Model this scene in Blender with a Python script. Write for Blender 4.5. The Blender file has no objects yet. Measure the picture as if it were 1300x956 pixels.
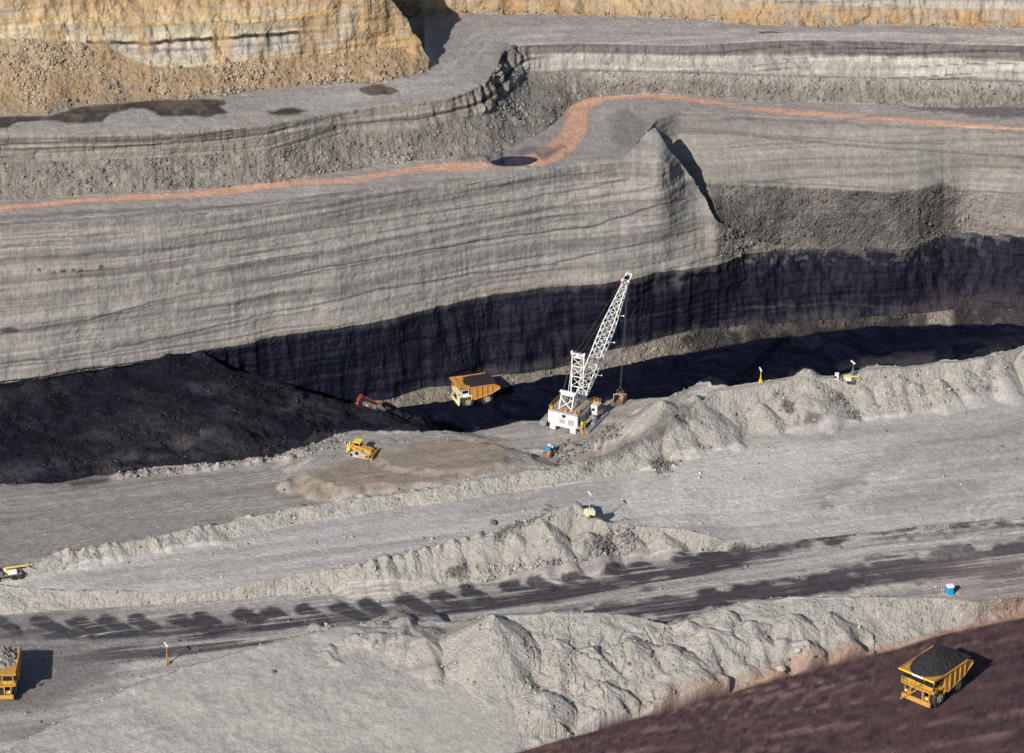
import bpy, bmesh, math, random
import numpy as np
from mathutils import Vector, Matrix
random.seed(7); rng = np.random.default_rng(7)
SC = bpy.context.scene; COL = SC.collection
# ------------------------------------------------------------------ camera
FPX = 5035.0; PITCH = math.radians(28.0); CAM = np.array([0.0, -839.0, 426.0])
cam_d = bpy.data.cameras.new('camera'); cam = bpy.data.objects.new('camera', cam_d); COL.objects.link(cam)
cam.location = CAM; cam.rotation_euler = (math.radians(62.0), 0, 0)
cam_d.sensor_width = 36.0; cam_d.lens = 36.0*FPX/1300.0; cam_d.clip_start = 5; cam_d.clip_end = 9000
SC.camera = cam
# ------------------------------------------------------------------ light
SUN_EL = math.radians(32.0); TO_SUN = Vector((-0.52*math.cos(SUN_EL), -0.854*math.cos(SUN_EL), math.sin(SUN_EL)))
w = bpy.data.worlds.new('World'); SC.world = w; w.use_nodes = True
nt = w.node_tree; nt.nodes.clear()
sky = nt.nodes.new('ShaderNodeTexSky'); sky.sky_type = 'NISHITA'; sky.sun_disc = False
sky.sun_elevation = SUN_EL; sky.sun_rotation = math.atan2(TO_SUN.x, TO_SUN.y)
sky.air_density = 1.0; sky.dust_density = 0.6; sky.ozone_density = 2.0
bg = nt.nodes.new('ShaderNodeBackground'); bg.inputs['Strength'].default_value = 0.068
wo = nt.nodes.new('ShaderNodeOutputWorld')
nt.links.new(sky.outputs[0], bg.inputs[0]); nt.links.new(bg.outputs[0], wo.inputs[0])
sl = bpy.data.lights.new('sun', 'SUN'); sl.energy = 4.6; sl.angle = math.radians(0.53); sl.color = (1.0, 0.95, 0.89)
sun = bpy.data.objects.new('sun', sl); COL.objects.link(sun)
sun.rotation_euler = (-TO_SUN).to_track_quat('-Z', 'Y').to_euler()
SC.view_settings.view_transform = 'Standard'; SC.view_settings.look = 'None'
SC.view_settings.exposure = 0.35; SC.view_settings.gamma = 1.0
SC.render.engine = 'CYCLES'

# ------------------------------------------------------------------ projection helpers
CP, SP = math.cos(PITCH), math.sin(PITCH)
def at(px, py, z):
    """point of height z seen at photo pixel (px, py)"""
    u = (np.asarray(px, float)-650.0)/FPX; v = -(np.asarray(py, float)-478.0)/FPX
    dz = -SP + v*CP; dy = CP + v*SP
    t = (z-CAM[2])/dz
    return u*t, CAM[1]+dy*t, z
def x_of(px, Y, Z):
    dep = (Y-CAM[1])*CP - (Z-CAM[2])*SP
    return (px-650.0)/FPX*dep
def project(X, Y, Z):
    dep = (Y-CAM[1])*CP - (Z-CAM[2])*SP
    up = (Y-CAM[1])*SP + (Z-CAM[2])*CP
    return 650.0 + FPX*X/dep, 478.0 - FPX*up/dep

# ------------------------------------------------------------------ noise
def _hash(ix, iy, iz, seed):
    h = (ix.astype(np.uint32)*np.uint32(374761393) + iy.astype(np.uint32)*np.uint32(668265263)
         + iz.astype(np.uint32)*np.uint32(2147483647 - 1274126177 + seed*7919))
    h = (h ^ (h >> np.uint32(13)))*np.uint32(1274126177)
    h = h ^ (h >> np.uint32(16))
    h = h*np.uint32(2246822519); h = h ^ (h >> np.uint32(15))
    return (h & np.uint32(0xffffff)).astype(np.float32)/np.float32(0xffffff)
def vnoise(x, y, z, seed=0):
    x = np.asarray(x, np.float32); y = np.asarray(y, np.float32); z = np.asarray(z, np.float32)
    x, y, z = np.broadcast_arrays(x+1000, y+1000, z+1000)
    fx, fy, fz = np.floor(x), np.floor(y), np.floor(z)
    ix, iy, iz = fx.astype(np.int64), fy.astype(np.int64), fz.astype(np.int64)
    tx, ty, tz = x-fx, y-fy, z-fz
    tx = tx*tx*tx*(tx*(tx*6-15)+10); ty = ty*ty*ty*(ty*(ty*6-15)+10); tz = tz*tz*tz*(tz*(tz*6-15)+10)
    r = 0
    for a in (0, 1):
        wx = tx if a else 1-tx
        for b in (0, 1):
            wy = ty if b else 1-ty
            for c in (0, 1):
                wz = tz if c else 1-tz
                r = r + wx*wy*wz*_hash(ix+a, iy+b, iz+c, seed)
    return r*2-1
def fbm(x, y, z, oct=3, seed=0, gain=0.5, lac=2.03):
    r = 0; a = 1.0; n = 0
    for o in range(oct):
        r = r + a*vnoise(x, y, z, seed+o*17); n += a; a *= gain
        x = x*lac; y = y*lac; z = z*lac
    return r/n*1.5
def sstep(a, b, x):
    t = np.clip((x-a)/(b-a), 0, 1); return t*t*(3-2*t)

# ------------------------------------------------------------------ terrain sheet
PX = np.arange(-260, 1561, 1.5); NC = len(PX)
def line(pts, smooth=4):
    p = np.array(pts, float)
    y = np.interp(PX, p[:, 0], p[:, 1])
    if smooth:
        k = np.exp(-0.5*(np.arange(-3*smooth, 3*smooth+1)/smooth)**2); k /= k.sum()
        y = np.convolve(np.pad(y, 3*smooth, mode='edge'), k, mode='valid')
    return y
def yz(pts, smooth=3):
    return line([(a, b) for a, b, c in pts], smooth), line([(a, c) for a, b, c in pts], smooth+2)
knots = []    # (name, Y[], Z[])
UPPER = ('Yb','Wt','U','V','O1','Ot','Oc','O2','O3','O4')
def knot(name, pts, smooth=3):
    y, z = yz(pts, smooth)
    if name in ('Xa','X','Rt'): z = z-3*sstep(915, 800, PX)
    elif name in UPPER: z = z-3
    X, Y, Z = at(PX, y, z); knots.append([name, Y, z+0*Y]); return y, z
def drop(name, zpts, ang, smooth=4):
    Yp, Zp = knots[-1][1], knots[-1][2]
    z = np.minimum(line(zpts, smooth), Zp-0.02)
    knots.append([name, Yp+(Zp-z)/math.tan(math.radians(ang)), z])

knot('k_start', [(-260,1500,-2),(1560,1500,-2)])
knot('F0', [(-260,1230,-2),(0,1150,-2),(200,1090,-2),(400,1032,-2),(600,970,-2),(700,940,-2),(800,911,-2),(900,883,-2),(960,866,-2),(1050,842,-2),(1130,822,-2),(1200,801,-2),(1300,779,-2),(1560,720,-2)])
knot('F05', [(-260,1100,0),(0,1040,0),(120,985,1),(250,935,2.4),(430,880,3.2),(520,868,3.4),(600,850,4),(680,842,4),(780,838,3.2),(900,822,3),(1000,800,2.6),(1130,790,.8),(1240,781,-.4),(1300,768,-.8),(1560,707,-1)])
yF1, zF1 = knot('F1', [(-260,1030,0.5),(0,962,1),(60,925,1),(120,893,1.5),(180,866,2.6),(250,843,4),(330,818,5.5),(430,793,5.5),(490,795,5),(530,801,4.5),(562,803,4.5),(590,792,7),(625,780,9.5),(700,777,9),(790,780,7),(850,791,4.5),(870,786,5),(900,775,5.2),(960,761,5.6),(1000,756,5.8),(1100,757,5),(1180,757,4),(1240,765,2.2),(1300,757,1.6),(1560,702,1)], 2)
drop('road_near', [(-260,0),(1560,0)], 36)
knot('B1t', [(-260,795,0),(0,780,0),(101,773,0),(169,769,0),(237,764,0),(338,757,0),(440,751,0),(498,746,0),(599,741,0),(667,733,0),(724,728,0),(768,718,0),(812,708,0),(870,702,0.2),(930,698,0.4),(1000,690,0.5),(1100,680,0.6),(1300,660,.8),(1560,635,.8)])
knot('B1c', [(-260,755,4),(0,742,3.6),(60,747,3),(169,752,2.2),(237,753,1.8),(305,745,2.2),(372,729,3),(440,721,3.5),(498,710,4),(555,694,5),(606,683,6.3),(630,677,7),(665,663,8),(700,648,9.5),(730,634,10.5),(745,645,9),(768,661,6.5),(806,667,5),(870,672,4),(930,689,1.3),(1000,687,.7),(1100,677,.7),(1300,656,1),(1560,631,1)], 2)
drop('P1n', [(-260,2.4),(169,1.5),(440,2.6),(600,3),(768,3.5),(870,3.4),(930,1.1),(1000,.65),(1300,.9)], 36)
knot('B2t', [(-260,780,2.6),(0,738,2.6),(40,732,2.6),(118,714,2.6),(203,700,2.6),(305,681,2.6),(372,666,3),(440,655,3),(498,645,3),(565,638,3.3),(633,627,3.5),(701,617,3.5),(735,612,3.5),(768,606,3.5),(800,600,3.5),(830,592,3.5),(860,580,3.5),(928,567,3.5),(972,553,3.5),(1029,541,3.5),(1097,530,3.5),(1181,522,3.5),(1232,508,3.5),(1266,497,3.5),(1300,490,3.5),(1560,440,3.5)])
knot('B2c', [(-260,765,4.2),(0,724,4.2),(40,715,4.5),(95,700,4.6),(135,693,4.6),(190,683,4.7),(244,671,4.8),(305,660,4.9),(372,644,5.3),(440,634,5.3),(498,627,5.1),(542,622,5.2),(592,610,6),(633,604,6),(667,598,5.8),(700,597,5.8),(735,587,6.3),(768,577,6.8),(800,563,7.7),(830,547,8.4),(850,535,9),(870,522,9.6),(890,510,10.5),(911,497,11.2),(961,490,11),(1002,483,11),(1026,476,11.5),(1039,480,10.8),(1070,478,10.6),(1097,473,10.5),(1151,469,10.2),(1198,461,10.4),(1249,458,10),(1276,451,10),(1300,443,10),(1560,395,10)], 2)
drop('P2n', [(-260,-1),(300,-1),(560,-2),(700,-2),(800,-1),(850,1),(880,6),(905,10.6),(1000,10.5),(1560,9.6)], 40)
knot('E', [(-260,640,-2),(0,612,-2),(60,612,-2),(100,606,-2),(150,598,-2),(200,592,-2),(250,588,-2),(300,583,-2),(345,578,-2),(390,566,-2),(430,553,-2),(464,550,-2),(491,557,-2.5),(515,558,-3),(542,553,-3),(575,552,-3),(633,539,-3),(667,531,-3),(694,531,-3),(730,522,-2.5),(758,513,-2),(785,507,-2),(812,505,-1),(850,501,1),(880,497,5.5),(911,493,10.4),(961,486,10.3),(1002,479,10.4),(1026,473,11.2),(1039,476,10.4),(1070,474,10),(1097,469,10),(1151,465,9.6),(1198,457,9.9),(1249,454,9.5),(1276,447,9.5),(1300,439,9.5),(1560,391,9.5)], 1)
drop('G', [(-260,-4.5),(300,-5),(345,-6),(430,-9),(500,-12),(540,-18),(575,-29.5),(600,-30),(1560,-30)], 44, 3)
# coal heap / left coal bench crest
yK, zK = yz([(-260,506,-8),(0,488,-8),(51,482,-8),(101,472,-8),(145,467,-8),(189,460,-8),(237,452,-8),(254,449,-8.5),(298,469,-10),(325,474,-11),(372,490,-13),(406,501,-14),(430,512,-15),(450,515,-15.5),(491,523,-17),(532,530,-19),(545,541,-23),(560,552,-27),(575,562,-29.5),(1560,562,-29.5)], 2)
_, YK, _ = at(PX, yK, zK)
fw = sstep(546, 578, PX); YK = (1-fw)*np.maximum(YK, knots[-1][1]+1.0)+fw*(knots[-1][1]+1.0); zK = (1-fw)*zK+fw*-30.02
knots.append(['K', YK, zK])
drop('floor_n', [(-260,-8.1),(262,-8.6),(300,-30),(1560,-30.1)], 80, 3)
knot('R', [(-260,502,-8.2),(0,486,-8.2),(145,465,-8.2),(237,450,-8.2),(258,447,-8.5),(300,546,-30),(372,533,-30),(440,524,-30),(494,520,-30),(565,510,-30),(650,490,-30),(721,474,-30),(768,468,-30),(836,454,-30),(870,447,-30),(904,439,-30),(961,429,-30),(1029,422,-30),(1131,413,-30),(1180,409,-30),(1232,408,-30),(1300,416,-30),(1560,430,-30)], 2)
knot('T', [(-260,501.5,-8.1),(0,485.6,-8.1),(145,464.6,-8.1),(237,449.6,-8.1),(258,446.5,-8.4),(300,534,-28),(372,522,-28),(440,513,-28),(494,507,-28),(542,491,-27.2),(569,490,-27.6),(626,476,-28),(667,474,-28.4),(724,464,-28.3),(768,444,-26.5),(802,438,-26.5),(836,427,-26),(870,418,-26),(911,415,-26.5),(945,412,-27),(1000,410,-27.8),(1060,405,-28),(1131,400,-28),(1170,398,-28.2),(1232,390,-27.5),(1300,392,-26.5),(1560,400,-26)], 2)
yC, zC = knot('C', [(-260,501,-8),(0,485,-8),(51,479,-8),(101,469,-8),(145,464,-8),(189,457,-8),(237,449,-8),(254,446,-8),(298,439,-8),(350,426,-8),(400,420,-8),(430,417,-8),(474,408,-8),(548,391,-8),(609,376,-8),(640,371,-8),(700,364,-8),(768,359,-8),(802,354,-8),(836,346,-8),(870,341,-8.5),(911,334,-9.6),(945,322,-10),(995,315,-11),(1063,315,-11.5),(1131,316,-11.5),(1165,312,-11.5),(1181,303,-10.5),(1198,295,-10),(1232,293,-10),(1300,297,-9.5),(1560,305,-8.5)], 1)
knot('Xa', [(-260,301,28),(0,289,26.9),(100,283,26.9),(200,276,25.9),(300,266,24.9),(430,251,23.9),(531,238,22.9),(633,228,21.9),(700,217,21.4),(734,211,21.4),(785,205,21.5),(800,203,21.8),(812,203,22),(832,204,21.8),(845,206,21),(856,211,17.4),(870,220,13.4),(885,238,9.1),(895,254,5.8),(908,280,1.8),(930,291,-2.1),(960,301,-5.1),(1010,309.6,-9.7),(1063,313.5,-11.1),(1131,314.5,-11.1),(1165,310.6,-11.1),(1198,293.5,-9.6),(1300,295.5,-9.1),(1560,303.5,-8.1)], 2)
knot('X', [(-260,300,28),(0,288,27),(100,282,27),(200,275,26),(300,265,25),(430,250,24),(531,237,23),(633,227,22),(700,216,21.5),(734,210,21.5),(785,204,21.6),(800,196,22.6),(808,184,23.6),(818,170,24.6),(832,161,25.4),(842,175,23.6),(856,196,19.4),(870,210,15.6),(885,232,10),(895,250,6.5),(908,278,2),(930,290,-2),(960,300,-5),(1010,309,-9.6),(1063,313,-11),(1131,314,-11),(1165,310,-11),(1198,293,-9.5),(1300,295,-9),(1560,303,-8)], 1)
drop('X2', [(-260,24),(300,21.8),(700,18.2),(820,19),(832,17),(850,9),(880,3),(900,0),(930,-4),(1000,-10.5),(1560,-11.5)], 78, 2)
knot('Rt', [(-260,298,28),(0,286,27),(100,280,27),(200,273,26),(300,263,25),(430,248,24),(531,235,23),(633,225,22),(700,214,21.7),(734,208,21.7),(785,202,21.8),(800,194,22.7),(808,182,23.7),(818,168,24.7),(829,162,25.2),(838,232,7),(894,232,7),(911,233,7),(1029,237,5),(1164,245,4),(1205,250,3.5),(1225,262,1),(1300,264,1),(1560,270,1)], 1)
knot('Yb', [(-260,294,28.1),(0,282,27.1),(100,276,27.1),(200,269,26.1),(300,259,25.1),(430,244,24.1),(531,231,23.1),(633,221,22.3),(700,210,22),(734,204,22),(785,197,22),(812,182,22.7),(832,152,23.5),(860,142,23),(961,147,21),(1063,153,19.6),(1164,158,18.6),(1300,164,17),(1560,176,15)], 2)
knot('Wt', [(-260,268,28.4),(0,254,28.4),(203,243,27.4),(338,233,26.4),(430,217,25.6),(531,203,25),(620,195,24.4),(650,186,24.2),(667,177,24.2),(684,171,24.2),(700,158,24.2),(711,146,24.2),(724,133,24.2),(751,122,24.4),(802,118,24.4),(870,120,23.8),(961,127,22),(1063,130,20.8),(1148,134,20),(1232,137,19.2),(1300,134,18.6),(1560,142,17)], 2)
knot('U', [(-260,214,35),(0,206,35),(101,203,34.6),(203,199,34),(338,190,33),(430,172,32),(531,164,31.3),(575,153,31),(600,148,31),(620,142,31),(635,130,31),(647,116,30.8),(660,100,30.6),(672,91,30.4),(734,90,30),(870,93,29),(1029,98,26.4),(1164,101,25.2),(1300,105,24),(1560,112,23)], 1)
knot('V', [(-260,175,41.5),(0,169,41.5),(135,169,40.6),(237,166,40),(338,157,39),(430,142,37.7),(498,132,37.2),(575,123,36.8),(600,113,37),(620,101,37),(632,84,37.2),(638,68,37.2),(647,57,37.2),(734,54,36.8),(870,57,35.4),(995,50,34.6),(1097,51,34),(1300,57,32.6),(1560,62,32)], 1)
knot('O1', [(-260,150,42.2),(0,145,42.2),(61,144,42),(95,135,41.8),(190,127,41.3),(284,121,40.8),(305,115,40.6),(440,104,39.5),(474,105,39.2),(515,98,38.8),(540,89,38.5),(550,83,38.4),(560,78,38.3),(600,62,38.2),(630,50,38.2),(700,42,37.6),(870,46,36.4),(1097,40,35),(1300,46,33.6),(1560,50,33)], 1)
knot('Ot', [(-260,45,55.5),(0,47,55),(80,50,53.5),(112,54,52.5),(150,66,50),(190,84,47.5),(240,86,46.3),(305,78,46),(400,70,45),(440,66,45),(474,60,45),(500,60,44.6),(515,64,43.6),(530,72,42),(545,83,39.2),(554,79,38.4),(600,58,38.25),(630,46,38.2),(700,38,37.7),(870,42,36.5),(1097,37,35.1),(1300,43,33.7),(1560,47,33.1)], 1)
knot('Oc', [(-260,-55,73),(0,-50,72),(200,-45,66),(400,-40,66),(470,-35,64),(485,-22,61),(497,-4,57),(505,8,54),(515,22,51),(525,42,47),(535,60,44),(546,81,39.4),(554,78,38.5),(600,54,38.3),(630,43,38.25),(700,35,37.8),(870,39,36.6),(1097,34.6,35.2),(1300,40,33.8),(1560,44,33.2)], 1)
drop('Od', [(-260,69.9),(400,62.9),(470,60.9),(484,54),(492,36.5),(530,35.6),(552,45),(1560,45)], 70, 1)
knot('O2', [(-260,-62,73.2),(0,-57,72.2),(200,-52,66.2),(400,-47,66.2),(466,-42,64.4),(482,-10,52),(492,17,39),(518,19,38.8),(599,17,38.6),(700,18,38.2),(870,23,37),(961,32,36),(1049,34,35.5),(1097,31,35.3),(1165,33,34.8),(1300,37,34),(1560,42,33.4)], 1)
knot('O3', [(-260,-64,73.3),(0,-59,72.3),(200,-54,66.4),(400,-49,66.4),(466,-45,64.8),(490,-10,46),(600,-10,43.2),(870,-12,42.6),(960,2,41),(1050,6,40),(1165,10,39),(1300,12,38.2),(1560,14,38)], 2)
knot('O4', [(-260,-72,74),(0,-70,73),(200,-66,67),(400,-66,66.8),(466,-70,66),(600,-75,55),(1000,-75,54),(1560,-70,52)], 3)
Yl, Zl = knots[-1][1], knots[-1][2]
knots.append(['end1', Yl+120, Zl+2]); knots.append(['end2', Yl+1800, Zl+6])
names = [k[0] for k in knots]
NK = len(knots)
iC = names.index('C')
for i in range(iC-1, names.index('G'), -1): knots[i][1] = np.minimum(knots[i][1], knots[i+1][1]-0.05)
for i in range(1, NK):     # keep profiles going away from the viewpoint
    knots[i][1] = np.maximum(knots[i][1], knots[i-1][1]+0.04)
inf = (PX > -20) & (PX < 1320)
rows_Y, rows_Z, rows_seg, rows_t = [], [], [], []
seg_start = {}
for i in range(NK-1):
    Y0, Z0, Y1, Z1 = knots[i][1], knots[i][2], knots[i+1][1], knots[i+1][2]
    _, pa = project(0*Y0, Y0, Z0); _, pb = project(0*Y0, Y1, Z1)
    span = np.percentile(np.abs(np.clip(pa, -40, 1000)-np.clip(pb, -40, 1000))[inf], 97)
    L = np.percentile(np.hypot(Y1-Y0, Z1-Z0)[inf], 90)
    n = int(max(3, math.ceil(span/1.75), min(16, L/0.8)))
    seg_start[knots[i][0]] = len(rows_Y)
    for j in range(n):
        t = j/n
        rows_Y.append(Y0*(1-t)+Y1*t); rows_Z.append(Z0*(1-t)+Z1*t); rows_seg.append(i); rows_t.append(t)
rows_Y.append(knots[-1][1]); rows_Z.append(knots[-1][2]); rows_seg.append(NK-2); rows_t.append(1.0)
GY = np.array(rows_Y); GZ = np.array(rows_Z); SEG = np.array(rows_seg); TT = np.array(rows_t)
NR = len(GY)
SI = {names[i]: i for i in range(NK)}   # SI['E'] = segment that starts at knot E
for _ in range(5):                       # soften the creases a little
    GZ[1:-1] = 0.25*GZ[:-2]+0.5*GZ[1:-1]+0.25*GZ[2:]
    GY[1:-1] = 0.25*GY[:-2]+0.5*GY[1:-1]+0.25*GY[2:]
a_, b_ = np.where(SEG == SI['F0'])[0][0]+1, np.where(SEG == SI['F1'])[0][0]-1
for _ in range(160):                     # the long tipped slope in front has no crease
    GZ[a_+1:b_-1] = 0.25*GZ[a_:b_-2]+0.5*GZ[a_+1:b_-1]+0.25*GZ[a_+2:b_]
    GY[a_+1:b_-1] = 0.25*GY[a_:b_-2]+0.5*GY[a_+1:b_-1]+0.25*GY[a_+2:b_]
PXg = np.broadcast_to(PX, GY.shape)
GX = x_of(PXg, GY, GZ)
_, PYg = project(GX, GY, GZ)
if __import__('os').environ.get('DBG'):
    for c in (50, 200, 420, 620, 700, 790, 860, 890, 1000, 1200):
        j = int(np.argmin(abs(PX-c)))
        print('COL', c, ' '.join('%s:%.0f/%.0f(%.0f)' % (names[i], knots[i][1][j], knots[i][2][j], math.degrees(math.atan2(knots[i+1][2][j]-knots[i][2][j], knots[i+1][1][j]-knots[i][1][j]))) for i in range(NK-1)))
    print('GRID', NR, NC)
# ------------------------------------------------------------------ piles and hollows laid onto the sheet
def pile(px, py, z, h, ang=34, flat=0, sx=1.0, rough=0.12):
    """cone of tipped material whose foot is at height z"""
    X0, Y0, _ = at(px, py, z)
    R = h/math.tan(math.radians(ang))+flat
    dx = (GX-X0)*sx; dy = GY-Y0
    m = (abs(dx) < R*1.6) & (abs(dy) < R*1.6)
    if not m.any(): return
    a = np.arctan2(dy[m], dx[m]); r = np.hypot(dx[m], dy[m])
    r = r*(1+rough*vnoise(np.cos(a)*2.2+X0, np.sin(a)*2.2, z, 5)+0.16*rough*vnoise(np.cos(a)*7+X0, np.sin(a)*7, z, 6)+.9*rough*vnoise(GX[m]/3.1, GY[m]/3.1, z, 7))
    hz = z+h-np.maximum(0, r-flat)*math.tan(math.radians(ang))
    d = hz-GZ[m]
    GZ[m] = GZ[m]+np.where(d > 0, d, 0)*sstep(z-3.0, z-.6, hz)*(1-sstep(h*1.15+.4, h*1.6+.6, d))*(SEG[np.where(m)[0]] > 0)
Rr = random.Random(11)
def sag(name, amt, x0, x1):
    r = np.where(SEG == SI[name])[0]; GZ[r] -= amt*np.sin(np.pi*TT[r])[:, None]*sstep(x0, x1, PX)[None]
sag('B2t', 2.6, 830, 880); sag('B1t', 2.0, 640, 690)
for px, py in ((640,812),(700,815),(770,812),(830,815),(880,806),(930,798)): pile(px+Rr.uniform(-10,10), py, 2.4, Rr.uniform(2.2,4.2), Rr.uniform(28,35), rough=.25)
# foreground ridge: tipped loads
pile(626, 856, -2, 14.2, 34, rough=.06)
for px, py, h in ((452,826,3.2),(482,824,3.0),(512,828,3.4),(540,832,3.6),(420,836,2.6),(415,842,2.4)): pile(px, py, 2.4, h+.5, Rr.uniform(20,27), rough=.35)
for px, py, h in ((705,840,5.4),(752,846,4.6),(800,838,4.8),(850,842,4.0),(895,822,4.4),(950,812,4.2),(1005,802,4.0),(1052,796,3.2),(765,880,2.4),(690,890,2.6)): pile(px, py, 1.6, h, Rr.uniform(24,32), rough=.32)
for px in range(670, 1000, 41):
    yy = np.interp(px, PX, yF1); pile(px+Rr.uniform(-12, 12), yy+20+Rr.uniform(-3, 8), 2.6, Rr.uniform(1.6, 2.6), 30, rough=.3)
# scalloped berm of tipped loads
for px in range(455, 640, 17):
    yy = np.interp(px, PX, line([(440,736),(555,714),(640,700)])); pile(px, yy, 1.5, 3.4+(px-450)*.012+Rr.uniform(-.3,.4), 38)
for px in range(60, 700, 15):
    yy = np.interp(px, [40,203,372,565,701], [722,692,656,629,608]); pile(px+Rr.uniform(-5,5), yy+Rr.uniform(-2,2), 2.6, Rr.uniform(1.7,2.9), 35)
for px, py, z, h in ((690,690,3,5.4),(655,700,2.4,4.4),(790,688,1.6,3.4),(840,690,1.2,2.8),(745,700,1.4,5)):
    pile(px, py, z, h, 34)
pile(900, 557, 3.5, 3.6, 34); pile(935, 566, 3.5, 1.3, 30); pile(868, 574, 3.5, 1.6, 32)
# big tips along the pit rim
for px, py, z, h in ((852,560,3.5,6.3),(880,540,4,7.2),(1026,513,3.6,7.6),(985,520,3.6,6.2),(950,525,3.6,6.6),(915,522,4,7),(1120,508,3.6,4.8),(1072,512,3.6,5.0),
                     (1158,508,3.5,4.6),(1190,505,3.5,4.4),(1262,482,3.5,6.2),(1236,488,3.5,5.4),(1300,475,3.5,6),(900,520,3.6,6.6),(965,535,3.5,4.2),(1005,528,3.5,4.6),(1050,522,3.5,4.4),(1095,515,3.5,4.2),(1140,500,3.6,5.6),(1215,492,3.5,5.8),(1280,470,3.6,6.4),(840,545,4,7),(812,580,3.5,4),(785,590,3.5,3.2)):
    pile(px, py, z, h*Rr.uniform(.95,1.15), 34, rough=.12)
# brown fill mound on the dragline bench
pile(495, 603, -2, 3.0, 34, flat=10, sx=.55); pile(560, 597, -2, 3.8, 34, flat=7, sx=.5); pile(430, 612, -2, 2.2, 32, flat=5, sx=.6); pile(620, 590, -2, 2.2, 32, flat=3, sx=.6); pile(460, 590, -2, 1.2, 20, flat=9, sx=.6)
pile(505, 560, -2.2, 1.2, 20, flat=6, sx=.5); pile(610, 592, -2, 1.6, 28, flat=5, sx=.5)
# light spill along the coal rim on the left
for px in range(150, 440, 13):
    yy = np.interp(px, [150,300,345,440], [603,590,583,560]); pile(px+Rr.uniform(-4,4), yy+3, -2.2, Rr.uniform(.5,1.5), 30)
# coal heaps in the pit
pile(1205, 470, -30, 6.4, 33, sx=.8); pile(1180, 470, -30, 4.6, 33); pile(1232, 464, -30, 4.2, 30); pile(1100, 486, -30, 3, 25, sx=.5)
pile(400, 520, -14, 3.2, 30, sx=.5); pile(250, 500, -9, 3.0, 26, sx=.4); pile(180, 585, -6.5, 3.0, 28, sx=.5); pile(290, 560, -7, 3.4, 30, sx=.6); pile(475, 545, -18, 5.2, 33, sx=.8); pile(505, 550, -22, 6, 33); pile(330, 545, -9, 3.2, 26, sx=.6); pile(120, 560, -7.5, 2.6, 20, sx=.5); pile(40, 590, -5, 2.2, 24, sx=.5)
# headland top and talus heaps
pile(792, 172, 19.2, 1.0, 24)

# hollow for the pool beside the red road
X0, Y0, _ = at(652, 196.5, 21.6); rr_ = np.hypot((GX-X0)/5.9, (GY-Y0-.12*(GX-X0))/2.9)*(1+.22*vnoise(GX/1.7, GY/1.2, 0*GX, 90))
kb = (SEG == SI['Yb']); POOLZ = float(np.median(GZ[kb][rr_[kb] < .9])); bm_ = sstep(1.25, .75, rr_)*kb[:, None]
GZ = GZ*(1-bm_)+(POOLZ-.45)*bm_
# ------------------------------------------------------------------ relief
PXg, PYg = project(GX, GY, GZ)
seg = np.broadcast_to(SEG[:, None], GY.shape); tt = np.broadcast_to(TT[:, None], GY.shape)
def inseg(*n):
    m = np.zeros(NR, np.float32)
    for a in n: m[SEG == SI[a]] = 1
    k = np.array([.06,.24,.4,.24,.06]); m = np.convolve(np.pad(m, 2, mode='edge'), k, mode='valid')
    return m[:, None]
def normals():
    du = np.stack(np.gradient(GX, axis=1, edge_order=1)), np.gradient(GY, axis=1), np.gradient(GZ, axis=1)
    dv = np.gradient(GX, axis=0), np.gradient(GY, axis=0), np.gradient(GZ, axis=0)
    nx = du[1]*dv[2]-du[2]*dv[1]; ny = du[2]*dv[0]-du[0]*dv[2]; nz = du[0]*dv[1]-du[1]*dv[0]
    l = np.sqrt(nx*nx+ny*ny+nz*nz)+1e-9
    s = np.where(nz < 0, -1, 1)/l
    return nx*s, ny*s, nz*s
NX, NY, NZ = normals()
def sm(a, n=3):
    k = np.ones(2*n+1)/(2*n+1)
    a = np.apply_along_axis(lambda r: np.convolve(np.pad(r, n, mode='edge'), k, mode='valid'), 1, a)
    return np.apply_along_axis(lambda r: np.convolve(np.pad(r, n, mode='edge'), k, mode='valid'), 0, a)
NX, NY, NZ = sm(NX), sm(NY), sm(NZ); l = np.sqrt(NX**2+NY**2+NZ**2)+1e-9; NX, NY, NZ = NX/l, NY/l, NZ/l
slope = np.degrees(np.arccos(np.clip(NZ, -1, 1)))
slopey = sstep(12, 28, slope)
ny_ = fbm(GX/9, GY/9, GZ/9, 3, 1)                 # broad lumps
nm = fbm(GX/2.6, GY/2.6, GZ/2.6, 3, 2)            # lumps
nf = fbm(GX/.8, GY/.8, GZ/.8, 2, 3)               # clods
rill = 1-np.abs(fbm(GX/2.1+ny_*.5, GY/6.5, GZ/30, 3, 4))*2    # gullies running down a slope
pillar = fbm(GX/1.5, GY/1.5, GZ/26, 3, 8)
stria = vnoise(GX/.62+GZ*.06, GY*0, GZ/9, 9)
block = fbm(GX/3.2, GY/3.2, GZ/14, 2, 10)
cracks = np.clip(1-np.abs(fbm(GX/5+nm*.3, GY/5, GZ/22, 2, 12))*9, 0, 1)
ledge = vnoise(GX/70, GY*0, GZ/.9+fbm(GX/22, GY*0, GZ*0, 2, 30)*.7, 13)
ledge2 = fbm(GX/45, GY*0, GZ/2.6+fbm(GX/30, GY*0, GZ*0, 2, 34)*.4, 3, 35)
SP_ = inseg('F0','F05','F1','B1t','B1c','B2t','B2c','P2n'); FL_ = inseg('k_start','road_near','P1n')
lmp = sstep(556, 544, PXg); TAL = inseg('Wt')+inseg('O1')*lmp; W2 = inseg('U'); W3 = inseg('Ot')*lmp+inseg('O2','O3'); W1 = inseg('C','Xa','X','X2'); W1b = inseg('Rt'); CO = inseg('T')
CH = inseg('E','G','K','floor_n'); FLR = inseg('R'); BEN = inseg('Yb','V','Oc','Od')+inseg('O1','Ot')*(1-lmp)
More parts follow.
